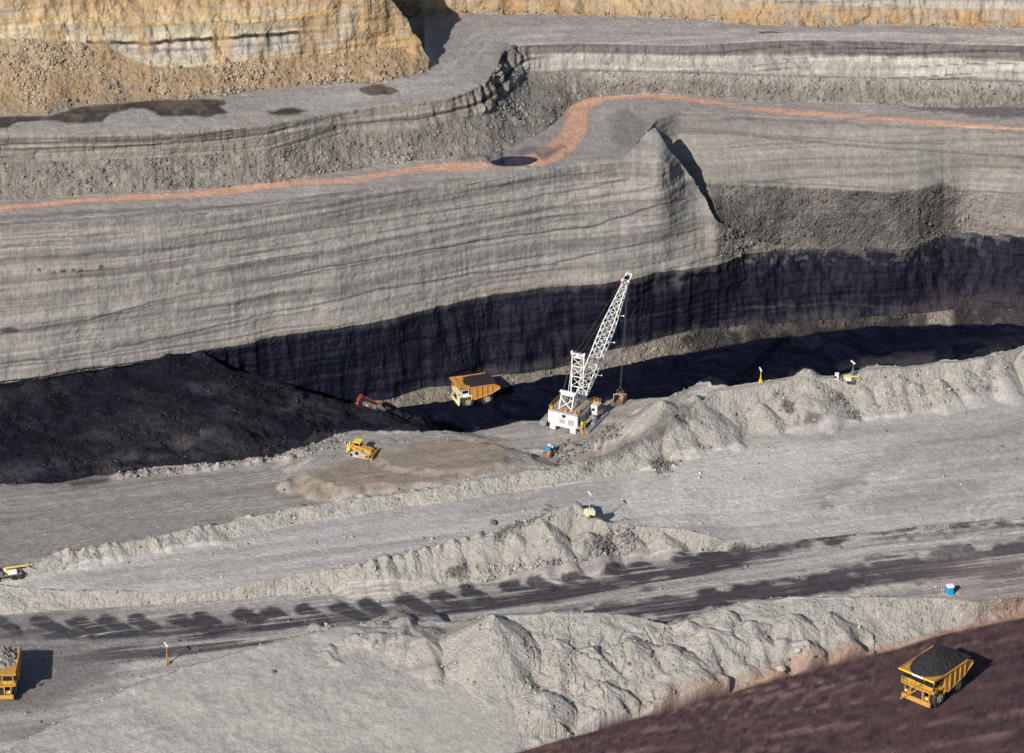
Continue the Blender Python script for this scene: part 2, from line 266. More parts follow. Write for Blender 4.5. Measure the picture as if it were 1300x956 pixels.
rub = W1*sstep(905, 925, PXg)*sstep(1300, 1190, PXg)       # dark rubble slope right of the headland
rub = np.maximum(rub, inseg('X','X2')*sstep(880, 905, PXg)*sstep(1232, 1216, PXg))
w1 = W1*(1-rub)
bench = np.broadcast_to(inseg('P2n'), GX.shape)*sstep(880, 850, PXg)
spoil = SP_*(1-bench*.85)
disp = spoil*(1-.4*inseg('F0','F05'))*(1-.6*np.exp(-((PXg-585)/48.)**2)*inseg('F0','F05'))*(slopey*(rill*.10*(1-inseg('B2t')*sstep(800,860,PXg))+nm*.17+nf*.07)+(1-slopey)*(nm*.09+nf*.05)+ny_*.42+fbm(GX/4.5,GY/4.5,GZ/4.5,2,70)*.28*slopey)
disp = disp+inseg('F0','F05')*sstep(560,500,PXg)*(fbm(GX/11,GY/8,GZ/9,2,97)*.35+fbm(GX/1.6,GY/1.6,GZ/1.6,3,98)*.10); fg_ = inseg('F0','F05')*sstep(645,680,PXg); disp = disp+fg_*(fbm(GX/5.5,GY/4,GZ/5,3,95)*.55-np.clip(1-np.abs(fbm(GX/3.4+nm*.3,GY/9,GZ/9,2,96))*8,0,1)*.45*sstep(900,820,PXg))
disp = disp + FL_*(nm*.05+nf*.03+ny_*.06) + bench*(nm*.05+ny_*.1)
disp = disp + TAL*slopey*(ny_*.55+nm*.28+nf*.13+rill*.15)
disp = disp + w1*(pillar*.03+stria*.03+block*.10+nf*.06+nm*.12+ny_*.3+ledge*.16+ledge2*.26)
disp = disp + W1b*(pillar*.02+stria*.03+block*.06+nf*.04+ny_*.15+ledge*.12+ledge2*.25)
disp = disp + rub*(ny_*.5+nm*.3+nf*.13)
disp = disp + W2*(pillar*.22+block*.25+ledge*.35+nf*.06-cracks*.18)
disp = disp + W3*(block*.6+nm*.25+pillar*.3+ledge*.3+nf*.08-cracks*.35+ny_*.5)
disp = disp + CO*(pillar*.26+block*.4+nm*.16+nf*.06+ny_*.6+ledge*.16+ledge2*.4-cracks*.25)
disp = disp + CH*(ny_*1.3+nm*.4+nf*.12) + FLR*(nm*.3+nf*.15+ny_*.2) + BEN*(nm*.06+nf*.04+ny_*.12)
# buttresses and clefts on the broken corner of the upper wall
cn = np.exp(-((PXg-632)/34.0)**2); clefts = np.clip(1-np.abs(vnoise(GX/1.9, GY/3.5, GZ/40, 21))*4, 0, 1)
disp = disp + W2*cn*(fbm(GX/1.6, GY/1.6, GZ/30, 2, 22)*1.4-clefts*1.6)
cn2 = np.exp(-((PXg-850)/26.0)**2)
disp = disp + inseg('C')*cn2*sstep(.45, .9, tt)*(fbm(GX/1.4, GY/1.4, GZ/22, 2, 23)*.35)
fade = sstep(-120, -60, PYg)+0*PYg
disp = np.clip(disp, -2.2, 1.8)
edge = 1.0
GX0, GY0, GZ0 = GX.copy(), GY.copy(), GZ.copy()
GX = GX+NX*disp*edge; GY = GY+NY*disp*edge; GZ = GZ+NZ*disp*edge

# ------------------------------------------------------------------ ground colours (albedo; the coal also holds a painted shadow and haze blue)
def C(*c): return np.array(c, np.float32)
SPOIL, SPOIL2, ROADG, ROADD = C(.33,.308,.270), C(.26,.24,.21), C(.34,.312,.28), C(.20,.18,.16)
COALC, COALD, COALF = C(.0125,.0110,.0155), C(.005,.0052,.0095), C(.0020,.0036,.0100)  # coal blacks include a painted blue cast of sky and haze
WALLG, WALLL, WALLD = C(.205,.188,.170), C(.265,.246,.22), C(.10,.09,.082)
OCH, OCHY, OCHL, OCHT = C(.31,.222,.135), C(.42,.27,.10), C(.37,.305,.22), C(.25,.18,.11)
REDR, REDB, BROWN = C(.40,.19,.125), C(.072,.042,.043), C(.215,.175,.135)
BENG = C(.255,.233,.212)
alb = np.empty(GX.shape+(3,), np.float32); alb[:] = SPOIL
def mix(mask, col, amt=1.0):
    global alb
    m = (np.clip(mask, 0, 1)*amt)[..., None]
    alb = alb*(1-m)+np.asarray(col, np.float32)*m
def seg_is(*n):
    m = np.zeros(NR, np.float32)
    for a in n: m[SEG == SI[a]] = 1
    return m[:, None]+0*PXg
PX2 = PXg+nm*2.0; PY2 = PYg+fbm(GX0/4, GY0/4, GZ0/4, 3, 31)*2.2
def band(pts, w, soft=1.2, jit=1.0):
    """mask of a stratum or strip along a traced line, w = half width"""
    p = np.array(pts, float); y = np.interp(PXg, p[:, 0], p[:, 1], left=-9e3, right=-9e3)
    d = np.abs(PYg+(PY2-PYg)*jit-y)
    return 1-sstep(w-soft*.5, w+soft, d)
def poly(pts, soft=2.0, jit=1.0):
    p = np.array(pts, float); m = np.zeros(PXg.shape, np.float32)
    x0, x1, y0, y1 = p[:,0].min()-8, p[:,0].max()+8, p[:,1].min()-8, p[:,1].max()+8
    k = (PXg > x0) & (PXg < x1) & (PYg > y0) & (PYg < y1)
    x = (PXg+(PX2-PXg)*jit)[k]; y = (PYg+(PY2-PYg)*jit)[k]
    ins = np.zeros(len(x), bool); dmin = np.full(len(x), 1e9)
    for i in range(len(p)):
        ax, ay = p[i]; bx, by = p[(i+1) % len(p)]
        c = ((ay > y) != (by > y)) & (x < (bx-ax)*(y-ay)/((by-ay) or 1e-9)+ax); ins ^= c
        t = np.clip(((x-ax)*(bx-ax)+(y-ay)*(by-ay))/((bx-ax)**2+(by-ay)**2+1e-9), 0, 1)
        dmin = np.minimum(dmin, np.hypot(x-ax-t*(bx-ax), y-ay-t*(by-ay)))
    m[k] = sstep(-soft, soft, np.where(ins, dmin, -dmin)); return m
# along-strike streaks left by traffic
XR = GX0*.97+GY0*.22; YR = -GX0*.22+GY0*.97        # roads climb to the right
st = fbm(XR/26, YR/1.1, 0*GX0, 3, 40); st2 = fbm(XR/60+5, YR/2.6, 0*GX0, 3, 41); stf = fbm(XR/14, YR/.45, 0*GX0, 2, 42)
big = fbm(GX0/30, GY0/30, GZ0/30, 3, 43); mot = fbm(GX0/6, GY0/6, GZ0/6, 4, 44); fin = fbm(GX0/1.1, GY0/1.1, GZ0/1.1, 2, 45)

zs = GZ0+fbm(GX0/40, GY0/40, 0*GX0, 2, 60)*.8
lay = fbm(GX0/200, 0*GX0, zs/1.6, 3, 61); layf = fbm(GX0/90, 0*GX0, zs/.45, 2, 62)
# foreground ridge and berms
k = seg_is('F0','F05','F1','B1t','B1c','B2t','B2c'); mix(k*sstep(.15,.9,mot+.3*nm), SPOIL2, .55); mix(k*sstep(.1,.8,-mot), C(.37,.348,.305), .6)
k = seg_is('k_start'); mix(k, REDB); mix(k*sstep(.05,.6,st2+.4*st), C(.15,.092,.08), .9); mix(k*sstep(.3,.8,st+.5*stf), C(.042,.028,.034), .8); mix(k*sstep(700,300,PXg), C(.22,.15,.12), .35)
k = seg_is('F0'); mix(k*sstep(.42,.05,tt+nm*.10+.12)*sstep(760,930,PXg), C(.30,.185,.13), .85)
mix(seg_is('F0','F05')*sstep(1190,1290,PXg+nm*14), C(.27,.17,.13), .75)
# main road with coal dust
k = seg_is('road_near'); mix(k, ROADG); mix(k*sstep(-.1,.55,st2), C(.26,.236,.212), .8); mix(k*sstep(.1,.7,-st2+.5*st), C(.41,.38,.335), .55)
mix(k*sstep(.15,.6,stf+.4*st), C(.17,.15,.14), .35)
lower = poly([(-260,800),(0,803),(90,815),(160,850),(60,905),(-260,940)], 14, 3); mix(k*lower, C(.14,.125,.12), .8); mix(k*sstep(500,120,PXg)*sstep(-.3,.4,st2+.4*mot), C(.19,.172,.16), .7)
# periodic dark patches dropped along the far side of the road
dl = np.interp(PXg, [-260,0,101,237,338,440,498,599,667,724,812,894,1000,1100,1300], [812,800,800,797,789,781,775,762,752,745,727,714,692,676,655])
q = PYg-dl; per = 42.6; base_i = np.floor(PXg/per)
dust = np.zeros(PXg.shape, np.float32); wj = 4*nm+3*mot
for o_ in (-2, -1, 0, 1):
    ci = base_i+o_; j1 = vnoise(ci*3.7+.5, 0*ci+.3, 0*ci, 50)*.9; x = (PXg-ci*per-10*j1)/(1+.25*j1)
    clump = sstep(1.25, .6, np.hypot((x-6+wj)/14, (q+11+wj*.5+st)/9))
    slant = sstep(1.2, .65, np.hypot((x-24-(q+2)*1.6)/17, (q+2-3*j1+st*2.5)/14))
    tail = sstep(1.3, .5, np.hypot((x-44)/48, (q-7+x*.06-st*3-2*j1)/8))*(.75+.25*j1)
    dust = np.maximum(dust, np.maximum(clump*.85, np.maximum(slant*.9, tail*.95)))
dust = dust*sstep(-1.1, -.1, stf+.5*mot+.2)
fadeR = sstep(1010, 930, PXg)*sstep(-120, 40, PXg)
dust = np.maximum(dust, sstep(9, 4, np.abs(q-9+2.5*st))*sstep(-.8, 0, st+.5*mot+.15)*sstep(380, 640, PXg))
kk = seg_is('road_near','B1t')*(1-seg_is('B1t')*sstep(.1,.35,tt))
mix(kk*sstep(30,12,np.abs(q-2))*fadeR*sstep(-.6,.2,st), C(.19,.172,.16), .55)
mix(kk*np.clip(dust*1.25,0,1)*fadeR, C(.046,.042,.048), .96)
strip2 = np.interp(PXg, [-260,60,130,230,345,560,700,860,900,1080,1180], [850,842,834,827,813,800,785,771,762,740,728])
mix(seg_is('road_near')*sstep(9,4,np.abs(PYg-strip2+st*6))*sstep(-.5,.3,st+.2*mot+.35)*sstep(30,150,PXg), C(.06,.054,.058), .9)
# right hand coal dust patches on the plateau
KR = seg_is('road_near','B1t','B1c','P1n')
for pts, a in (([(880,712),(960,696),(1010,683),(1060,672),(1100,668),(1090,678),(1020,694),(940,710),(880,724)],.8),
               ([(1028,665),(1050,664),(1090,684),(1060,690),(1030,680)],.8),([(1080,664),(1150,663),(1210,668),(1190,678),(1130,674),(1080,674)],.7),
               ([(1175,658),(1205,650),(1250,655),(1290,664),(1310,670),(1240,673),(1190,668)],.85),([(1135,668),(1190,668),(1190,679),(1140,677)],.7),
               ([(1000,742),(1060,722),(1130,712),(1190,710),(1230,726),(1180,738),(1110,735),(1050,748),(980,760)],.75),
               ([(870,758),(930,744),(1010,738),(1080,735),(1120,745),(1050,755),(950,770),(860,790)],.85),
               ([(1130,714),(1200,700),(1310,690),(1400,688),(1400,712),(1300,716),(1200,724)],.6),
               ([(1230,700),(1310,684),(1400,690),(1400,720),(1260,715)],.6),([(690,770),(800,758),(870,752),(870,790),(700,784)],.7),
               ([(900,700),(1000,690),(1000,703),(900,716)],.45)):
    mix(KR*poly(pts, 8, 6)*sstep(-.7,.1,st+.3*mot+.3), C(.055,.047,.052), min(1, a+.15))
mix(seg_is('road_near','B1t','B1c')*sstep(1080,1300,PXg)*sstep(690,720,PYg), C(.21,.165,.145), .5)
# plateaus
k = seg_is('P1n'); mix(k, C(.345,.322,.292)); mix(k*sstep(-.1,.6,st2), C(.405,.383,.352), .8); mix(k*sstep(.1,.7,-st2+.4*st), C(.285,.265,.24), .7); mix(k*sstep(.2,.7,stf+.5*mot), C(.275,.255,.232), .4)
mix(k*sstep(820,960,PXg)*sstep(-.3,.5,mot+.3*st), C(.33,.305,.27), .5)
mix(k*poly([(1000,640),(1150,560),(1310,520),(1400,500),(1400,600),(1300,640),(1120,650)], 12, 4)*sstep(-.3,.4,st2), C(.265,.242,.222), .7)
mix(k*poly([(800,575),(1010,560),(1060,590),(980,650),(820,670),(790,620)], 12, 4), C(.45,.42,.37), .6)
for cx, cy, r0 in ((860,632,30),(905,628,24),(1290,648,28)):          # turning circles
    X0, Y0, _ = at(cx, cy, 3.0); r = np.hypot(GX0-X0, GY0-Y0)+.5*nm
    for rr in (r0/6, r0/6*1.35, r0/6*1.8, r0/6*2.2):
        mix(k*sstep(.55,.2,np.abs(r-rr)), C(.50,.47,.42), .3)
mix(k*sstep(700,520,PXg)*sstep(300,460,PXg)*poly([(300,720),(440,690),(600,650),(740,615),(600,640),(440,662),(300,690)],8,3), C(.37,.35,.325), .7)
for pts, col, a in (([(1040,645),(1110,605),(1165,580),(1175,586),(1120,618),(1060,650)],C(.47,.45,.425),.6),([(1230,628),(1262,612),(1310,600),(1330,612),(1270,630)],C(.46,.44,.41),.5),([(1000,585),(1060,562),(1100,556),(1060,575)],C(.46,.44,.41),.5),
                    ([(1020,632),(1060,612),(1110,600),(1080,622),(1040,640)],C(.20,.185,.18),.6),([(1160,560),(1220,548),(1300,540),(1310,548),(1230,562),(1180,568)],C(.19,.175,.17),.55),([(1100,640),(1200,618),(1260,600),(1240,620),(1150,645)],C(.22,.20,.19),.5),
                    ([(240,735),(290,726),(300,732),(255,740)],C(.22,.215,.215),.5),([(330,700),(420,712),(400,722),(340,716)],C(.24,.235,.235),.35),([(560,655),(680,632),(720,622),(700,634),(600,656)],C(.24,.225,.215),.45),([(60,735),(200,728),(190,742),(80,748)],C(.27,.25,.225),.5)):
    mix(k*poly(pts, 7, 6)*sstep(-.8,.1,st+.5*stf), col, a)
# dark seams and rubble on the spoil
for pts in ([(627,684),(640,672),(702,646),(705,650),(650,675),(632,690)], [(565,717),(585,712),(600,722),(590,735),(568,730)], [(683,711),(708,707),(708,720),(686,722)],
            [(735,715),(752,700),(760,716)], [(822,588),(845,580),(862,590),(845,600)], [(860,520),(884,508),(878,545),(868,540)], [(985,500),(1000,505),(1012,535),(990,520)],
            [(1052,500),(1072,505),(1100,535),(1080,528)], [(1020,525),(1050,527),(1040,538),(1015,537)], [(1232,492),(1255,488),(1262,500),(1240,500)]):
    mix(seg_is('B1t','P1n','B2t','B1c','B2c','P2n')*poly(pts, 5, 4)*sstep(-.7,.1,fin+nm*.5), C(.105,.094,.089), .9)
mix(seg_is('B1t','B1c')*poly([(770,668),(800,664),(805,690),(770,712),(735,715),(745,690)], 7, 4)*sstep(-.2,.3,fin), C(.165,.148,.137), .9)
# bench the dragline stands on
k = seg_is('P2n'); mix(k*sstep(905,860,PXg), C(.29,.263,.232)); mix(k*sstep(905,860,PXg)*sstep(.0,.6,st2+.3*mot), C(.24,.216,.19), .7); mix(k*sstep(905,860,PXg)*sstep(.2,.8,stf), C(.19,.17,.152), .5)
mix(k*sstep(480,250,PXg), C(.225,.203,.185), .75); mix(k*sstep(640,600,PYg)*sstep(200,60,PXg)*sstep(-.3,.3,mot+st), C(.10,.088,.082), .7)
mix(k*poly([(365,612),(390,598),(470,575),(560,560),(640,560),(650,585),(600,605),(520,620),(440,630),(380,628)], 6, 3), BROWN, .85)
mix(seg_is('P2n','B2t','B2c')*poly([(735,592),(760,576),(800,556),(835,532),(870,510),(880,512),(850,545),(815,565),(770,585),(740,600)], 5, 3), C(.135,.12,.11), .75)
mix(k*band([(150,601),(200,591),(300,588),(345,582),(400,570),(440,556)], 6, 4, 2)*sstep(-.3,.3,mot+nm), C(.36,.33,.28), .7)
mix(k*poly([(85,612),(135,605),(140,610),(92,619)], 3, 1.5), C(.05,.045,.045), .9)
mix(k*sstep(.93,1.0,tt)*sstep(560,600,PXg), C(.34,.315,.27), .8)
# coal: heaps, floor, face
k = seg_is('E','G','K','floor_n','X2')*0+seg_is('E','G','K'); mix(k, COALC); mix(k*sstep(-.2,.6,mot), C(.022,.0195,.0225), .75); mix(k*sstep(.15,.6,nm+fin*.6+mot*.4), COALD, .8); mix(k*sstep(.1,.7,big), C(.007,.0072,.0125), .6); mix(k*sstep(.1,.6,-big+.3*mot), C(.030,.026,.027), .6)
mix(seg_is('E','G')*sstep(420,250,PXg)*sstep(40,4,np.interp(PXg,[0,60,150,300,345],[612,612,598,583,578])-PYg+14*mot)*sstep(-.4,.4,st2+mot), C(.055,.049,.046), .75); mix(seg_is('G','K')*sstep(.1,.6,fbm(GX0/12,GY0/5,GZ0/5,3,91)), C(.027,.024,.026), .7)
mix(seg_is('G','K')*poly([(210,560),(260,552),(270,556),(220,566)], 4, 3), C(.07,.06,.055), .7); mix(seg_is('G','K')*poly([(350,520),(375,508),(380,512),(356,526)], 4, 3), C(.07,.06,.05), .6)
mix(seg_is('G')*sstep(8,1,np.abs(PYg-np.interp(PXg,[0,40,80,120],[536,550,565,582])))*sstep(150,100,PXg), C(.004,.004,.006), .6)  # diagonal shadow line painted dark across the left coal bench
pf = seg_is('floor_n','K')*sstep(280,320,PXg); mix(pf*sstep(520,620,PXg), COALF); mix(seg_is('floor_n'), COALF); mix(seg_is('floor_n')*sstep(.15,.7,st+.3*st2), C(.0065,.0066,.0125), .8)
mix(seg_is('floor_n')*poly([(1060,462),(1130,452),(1180,448),(1190,460),(1110,470)], 6, 3), C(.05,.042,.04), .6)
mix(seg_is('floor_n')*sstep(1240,1300,PXg)*sstep(425,440,PYg), C(.05,.03,.03), .6)
k = seg_is('R'); mix(k, C(.05,.045,.043)); mix(k*sstep(850,900,PXg)*sstep(-.5,.3,mot+.2), C(.026,.023,.024), .8)
rb = sstep(-.15,.35,mot+.25)*sstep(1010,960,PXg)+0*PXg
mix(k*(sstep(860,840,PXg)*.95+sstep(1150,1160,PXg)*sstep(1215,1205,PXg)*.9)*sstep(-.9,-.2,mot), C(.215,.19,.155), .95); mix(k*sstep(840,860,PXg)*sstep(960,930,PXg)*sstep(-.1,.3,mot), C(.17,.15,.13), .8)
mix(k*sstep(.1,.6,nm), C(.11,.095,.082), .45)
k = seg_is('T'); mix(k, C(.0100,.0096,.0155)); mix(k*sstep(-.1,.6,pillar+.4*mot), C(.0165,.0150,.0200), .7); mix(k*sstep(.1,.6,-pillar+.3*fin), C(.0035,.0045,.0095), .8)
mix(k*sstep(.22,.0,tt+.08*mot)*sstep(480,600,PXg)*sstep(-.4,.3,mot+big), C(.055,.048,.044), .6)
mix(k*sstep(.90,.99,tt+.03*nm), C(.12,.107,.095), .4); mix(k*sstep(.1,.5,lay+.3*mot), C(.021,.019,.024), .45); mix(k*sstep(.3,.5,layf)*sstep(-.2,.3,mot), C(.004,.005,.010), .6)
mix(k*sstep(.70,.95,tt+.12*mot)*sstep(780,900,PXg)*sstep(.05,.5,fin+nm*.5), C(.10,.09,.082), .6)
mix(k*sstep(700,420,PXg), C(.0040,.0052,.0115), .5)
mix(k*band([(930,392),(1060,385),(1150,392)], 1.0, 1.2, .6), C(.045,.04,.042), .6)
mix(k*sstep(.35,.05,tt+.1*mot)*sstep(1130,1190,PXg), C(.045,.035,.036), .6)
# main highwall
k = seg_is('C','Xa','X','X2','Rt'); mix(k, WALLG); mix(k*sstep(-.1,.4,lay), WALLL, .7); mix(k*sstep(.05,.45,-lay+.3*layf), C(.16,.145,.132), .65); mix(k*sstep(.25,.5,layf+.3*mot)*sstep(-.2,.3,big), C(.12,.108,.10), .45); mix(k*sstep(.2,.55,-layf+.3*mot), C(.27,.25,.225), .4)
vstr = sstep(.05,.6,stria+.3*fin); mix(seg_is('C','Xa')*vstr*sstep(-.4,.4,vnoise(GX0/25,GY0*0,GZ0/8,63)+.2), C(.26,.24,.215), .25); mix(seg_is('C','Xa')*sstep(.3,.8,-stria), C(.16,.145,.132), .25)
mix(k*sstep(.35,.8,mot+big*.4), C(.135,.12,.11), .3)
mix(seg_is('C','Xa')*sstep(.13,.0,tt)*sstep(250,300,PXg)*sstep(1060,1000,PXg), C(.27,.245,.21), .75)
for pts, wd, a in (([(0,424),(34,418),(112,407),(169,390),(237,375),(305,361),(372,347),(440,334),(515,323),(599,307),(667,297),(751,287),(802,271),(870,252)],1.0,.65),
               ([(34,421),(112,411),(169,394),(237,379),(305,364),(372,351),(440,338),(515,327),(599,311)],.8,.45),
               ([(0,462),(115,449),(203,430),(254,420),(338,398),(406,386),(480,368),(600,348),(700,335),(800,312),(890,290)],1.0,.5),
               ([(0,467),(115,454),(203,436),(254,426),(338,405),(406,392)],.7,.4),
               ([(0,314),(80,311),(140,307)],.8,.4),([(0,330),(200,316),(400,292),(600,262),(740,240),(800,226)],1.2,.35),([(100,350),(300,325),(500,290),(700,262),(860,232)],1.6,.2)):
    mix(seg_is('C','Xa')*band(pts, wd, 1.2, .6), C(.06,.054,.053), min(1, a+.2))
for cx, cy, rx, ry in ((258,367,10,3.5),(12,420,14,3),(50,343,4,2.4),(68,345,3,2),(80,344,5,2),(94,342,4,2.6),(104,343,3,2),(130,339,3,2),(225,361,3,2)):
    mix(seg_is('C','Xa')*sstep(1.2,.7,np.hypot((PX2-cx)/rx,(PY2-cy)/ry)), C(.035,.032,.034), .85)
mix(seg_is('C','Xa')*poly([(225,350),(300,345),(320,375),(250,400),(190,410)], 14, 5), C(.225,.21,.185), .45)
mix(rub, C(.115,.103,.094)); mix(rub*sstep(-.2,.6,mot+.3*fin), C(.165,.148,.13), .7); mix(rub*sstep(.2,.6,-nm), C(.075,.068,.064), .5)
mix(seg_is('C','Xa')*poly([(905,285),(930,292),(980,303),(1040,308),(1060,314),(1000,318),(940,330),(880,345),(880,300)], 5, 3), C(.215,.195,.165), .85)
mix(seg_is('C','Xa','X','X2')*sstep(1212,1222,PX2), WALLG); mix(seg_is('X2')*sstep(1212,1222,PX2)*sstep(-.3,.3,lay), C(.20,.18,.155), .6)
k = seg_is('Rt'); mix(k*sstep(840,860,PXg), C(.21,.193,.168)); mix(k*sstep(840,860,PXg)*sstep(-.1,.6,lay), C(.24,.222,.192), .5); mix(k*sstep(.1,.45,-lay+.3*layf), C(.175,.16,.142), .45); mix(k*sstep(.3,.55,layf), C(.15,.137,.123), .35)
for pts, wd in (([(860,166),(961,172),(1029,180),(1097,186),(1164,190),(1232,195),(1300,200)],1.3),([(860,162),(1100,180),(1200,182)],.7),([(940,230),(1100,238),(1220,243),(1300,246)],.8)):
    mix(seg_is('Rt','X2')*band(pts, wd, 1.2, .5), C(.09,.082,.078), .6)
# shelf, red road
k = seg_is('Yb'); mix(k, BENG); mix(k*sstep(-.1,.6,st+.3*mot), C(.215,.196,.18), .6); mix(k*sstep(.2,.8,mot), C(.29,.267,.24), .5)
kx = seg_is('Yb','Wt','Xa','X','Rt','C')
for pts, wd in (([(0,277),(169,266),(305,262),(430,255),(531,243),(640,233),(760,218)],2),([(860,146),(961,151),(1063,156),(1164,162),(1300,169)],1.2)):
    mix(kx*band(pts, wd, 2, 1), C(.12,.108,.10), .55)
mix(kx*band([(430,252),(531,239),(633,229),(740,214),(785,208)], 4, 3, 1.5)*sstep(-.2,.4,stria+mot), C(.25,.228,.19), .6)
mix(seg_is('C','Xa')*band([(0,292),(200,281),(300,273),(430,262),(531,250)], 3, 3, 1.5), C(.13,.117,.108), .5)
road = np.array([(-260,292),(0,266),(80,260),(169,254),(240,250),(305,243),(370,234),(440,228),(531,214),(600,210),(650,205),(680,200),(702,192),(716,184),(728,172),(732,160),(733,150),(738,142),(750,135),(770,131),(819,131),(870,133),(961,139),(1063,144),(1164,149),(1300,156),(1560,170)], float)
RX, RY = [], []
for i in range(len(road)-1):
    for t in np.linspace(0, 1, 9, endpoint=False):
        p = road[i]*(1-t)+road[i+1]*t; RX.append(p[0]); RY.append(p[1])
rzx = [np.interp(a, [0,430,650,700,1300], [24.6,22,20.3,20,16]) for a in RX]
RXw, RYw, _ = at(np.array(RX), np.array(RY), np.array(rzx))
ks = (SEG == SI['Yb']) | (SEG == SI['Rt']) | (SEG == SI['Wt'])
i0, i1 = np.where(ks)[0].min(), np.where(ks)[0].max()+1
best = np.full(GX0[i0:i1].shape, 1e9); 
for i in range(len(RX)-1):
    ax, ay, bx, by = RXw[i], RYw[i], RXw[i+1], RYw[i+1]
    j0, j1 = max(0, int((min(RX[i],RX[i+1])-PX[0]-30)/1.5)), int((max(RX[i],RX[i+1])-PX[0]+30)/1.5)
    x = GX0[i0:i1, j0:j1]; y = GY0[i0:i1, j0:j1]
    t = np.clip(((x-ax)*(bx-ax)+(y-ay)*(by-ay))/((bx-ax)**2+(by-ay)**2), 0, 1)
    best[:, j0:j1] = np.minimum(best[:, j0:j1], np.hypot(x-ax-t*(bx-ax), y-ay-t*(by-ay)))
rw = np.interp(PXg[i0:i1], [0,500,650,700,740,800,1300], [.6,.8,1.2,2.9,2.4,.8,.75])
rm = np.zeros(GX0.shape, np.float32); rm[i0:i1] = sstep(rw+.9, rw-.5, best+mot[i0:i1]*.5)
rr = np.zeros(GX0.shape, np.float32); rr[i0:i1] = sstep(rw+4.5, rw, best+mot[i0:i1]*1.2)
kq = seg_is('Yb')+seg_is('Wt')*sstep(.1,.02,tt); mix(rr*kq, C(.255,.205,.175), .45); mix(rm*kq*sstep(-1.3,-.4,st), C(.47,.27,.185), .9)
mix(seg_is('Yb')*poly([(770,145),(800,140),(825,160),(815,195),(785,190)], 5, 3), C(.15,.135,.125), .7)
mix(seg_is('Yb')*poly([(1140,137),(1300,134),(1400,134),(1400,150),(1290,147),(1240,148)], 3, 2), C(.085,.075,.072), .8)
mix(seg_is('Yb')*poly([(560,198),(600,190),(690,188),(720,180),(700,196),(650,203),(600,204)], 4, 3), C(.115,.10,.095), .8)
# talus and second wall
k = seg_is('Wt'); mix(k, C(.20,.18,.155)); mix(k*sstep(-.1,.5,mot), C(.165,.148,.132), .7); mix(k*sstep(.25,.7,nm+fin*.4), C(.29,.265,.225), .5); mix(k*sstep(700,760,PXg)*sstep(.45,.9,tt+.15*mot), C(.33,.305,.265), .6)
k = seg_is('U'); mix(k, C(.20,.18,.155)); rt = sstep(640,660,PXg)+0*PXg
tl = tt+.045*lay+.02*nm
mix(k*(1-rt)*sstep(-.1,.5,layf), C(.265,.24,.20), .6); mix(k*(1-rt)*sstep(.30,.42,tl)*sstep(.93,.84,tl)*sstep(-.5,.1,layf), C(.085,.077,.073), .75); mix(k*(1-rt)*sstep(.45,.5,tl)*sstep(.62,.57,tl), C(.29,.26,.22), .7); mix(k*(1-rt)*sstep(.70,.74,tl)*sstep(.8,.76,tl)*sstep(-.1,.3,mot), C(.30,.27,.225), .6)
mix(k*(1-rt)*sstep(.88,.96,tl), C(.235,.20,.16), .7)
mix(k*rt, C(.20,.18,.16)); mix(k*rt*sstep(.02,.10,tl)*sstep(.62,.55,tl), C(.30,.28,.245), .85); mix(k*rt*sstep(.34,.38,tl)*sstep(.60,.56,tl)*sstep(-.5,.2,mot+.4*fin), C(.36,.34,.30), .75); mix(k*rt*sstep(.10,.14,tl)*sstep(.26,.2,tl)*sstep(-.1,.3,mot), C(.38,.35,.31), .7); mix(k*rt*sstep(.30,.34,tl)*sstep(.42,.38,tl)*sstep(-.4,.2,layf), C(.27,.25,.215), .6)
mix(k*rt*sstep(.60,.65,tl)*sstep(1.0,.97,tl), C(.135,.118,.11), .85); mix(k*rt*sstep(.62,.66,tl)*sstep(-.1,.25,layf), C(.055,.05,.05), .8); mix(k*rt*sstep(.97,1.0,tl), C(.23,.20,.17), .7)
mix(k*rt*sstep(.1,.0,tl), C(.14,.125,.115), .7)
mix(k*cracks*sstep(.5,.9,cracks), C(.05,.045,.045), .4)
# upper bench
k = seg_is('V','Oc','Od')+seg_is('O1','Ot')*(1-sstep(556,544,PXg)); mix(k, C(.27,.247,.225)); mix(k*sstep(-.1,.6,st+.3*mot), C(.23,.21,.19), .6)
for pts, wd, a in (([(300,147),(420,132),(520,112),(590,92),(608,70),(625,50),(700,42)],3,.5),([(330,140),(440,122),(540,100),(575,85),(585,65),(600,45),(640,36),(760,36),(900,40),(1300,48)],2.4,.5),([(560,90),(596,66),(612,50),(650,38),(800,30),(900,33)],1.6,.5)):
    mix(k*band(pts, wd, 3, 1.2), C(.34,.315,.285), a)
for pts in ([(-20,148),(20,146),(60,147),(95,137),(180,128),(190,127),(284,125),(288,130),(278,134),(289,142),(262,149),(250,147),(205,146),(180,137),(165,138),(140,145),(130,154),(90,157),(60,152),(20,155),(8,162),(-40,166),(-260,175),(-260,150)],
            [(335,142),(370,138),(392,140),(380,144),(345,145)], [(455,113),(480,107),(500,112),(508,118),(480,122),(462,118)], [(960,41),(985,40),(995,42),(965,44)], [(1130,32),(1200,34),(1310,39),(1310,43),(1180,38)]):
    pm_ = seg_is('V','O1')*poly(pts, 1.6, 1.0); mix(pm_, C(.040,.033,.028), .95); mix(seg_is('V')*poly(pts, 1.6, 1.6)**3*sstep(-.2,.3,mot+.3*fin), C(.11,.088,.066), .7)
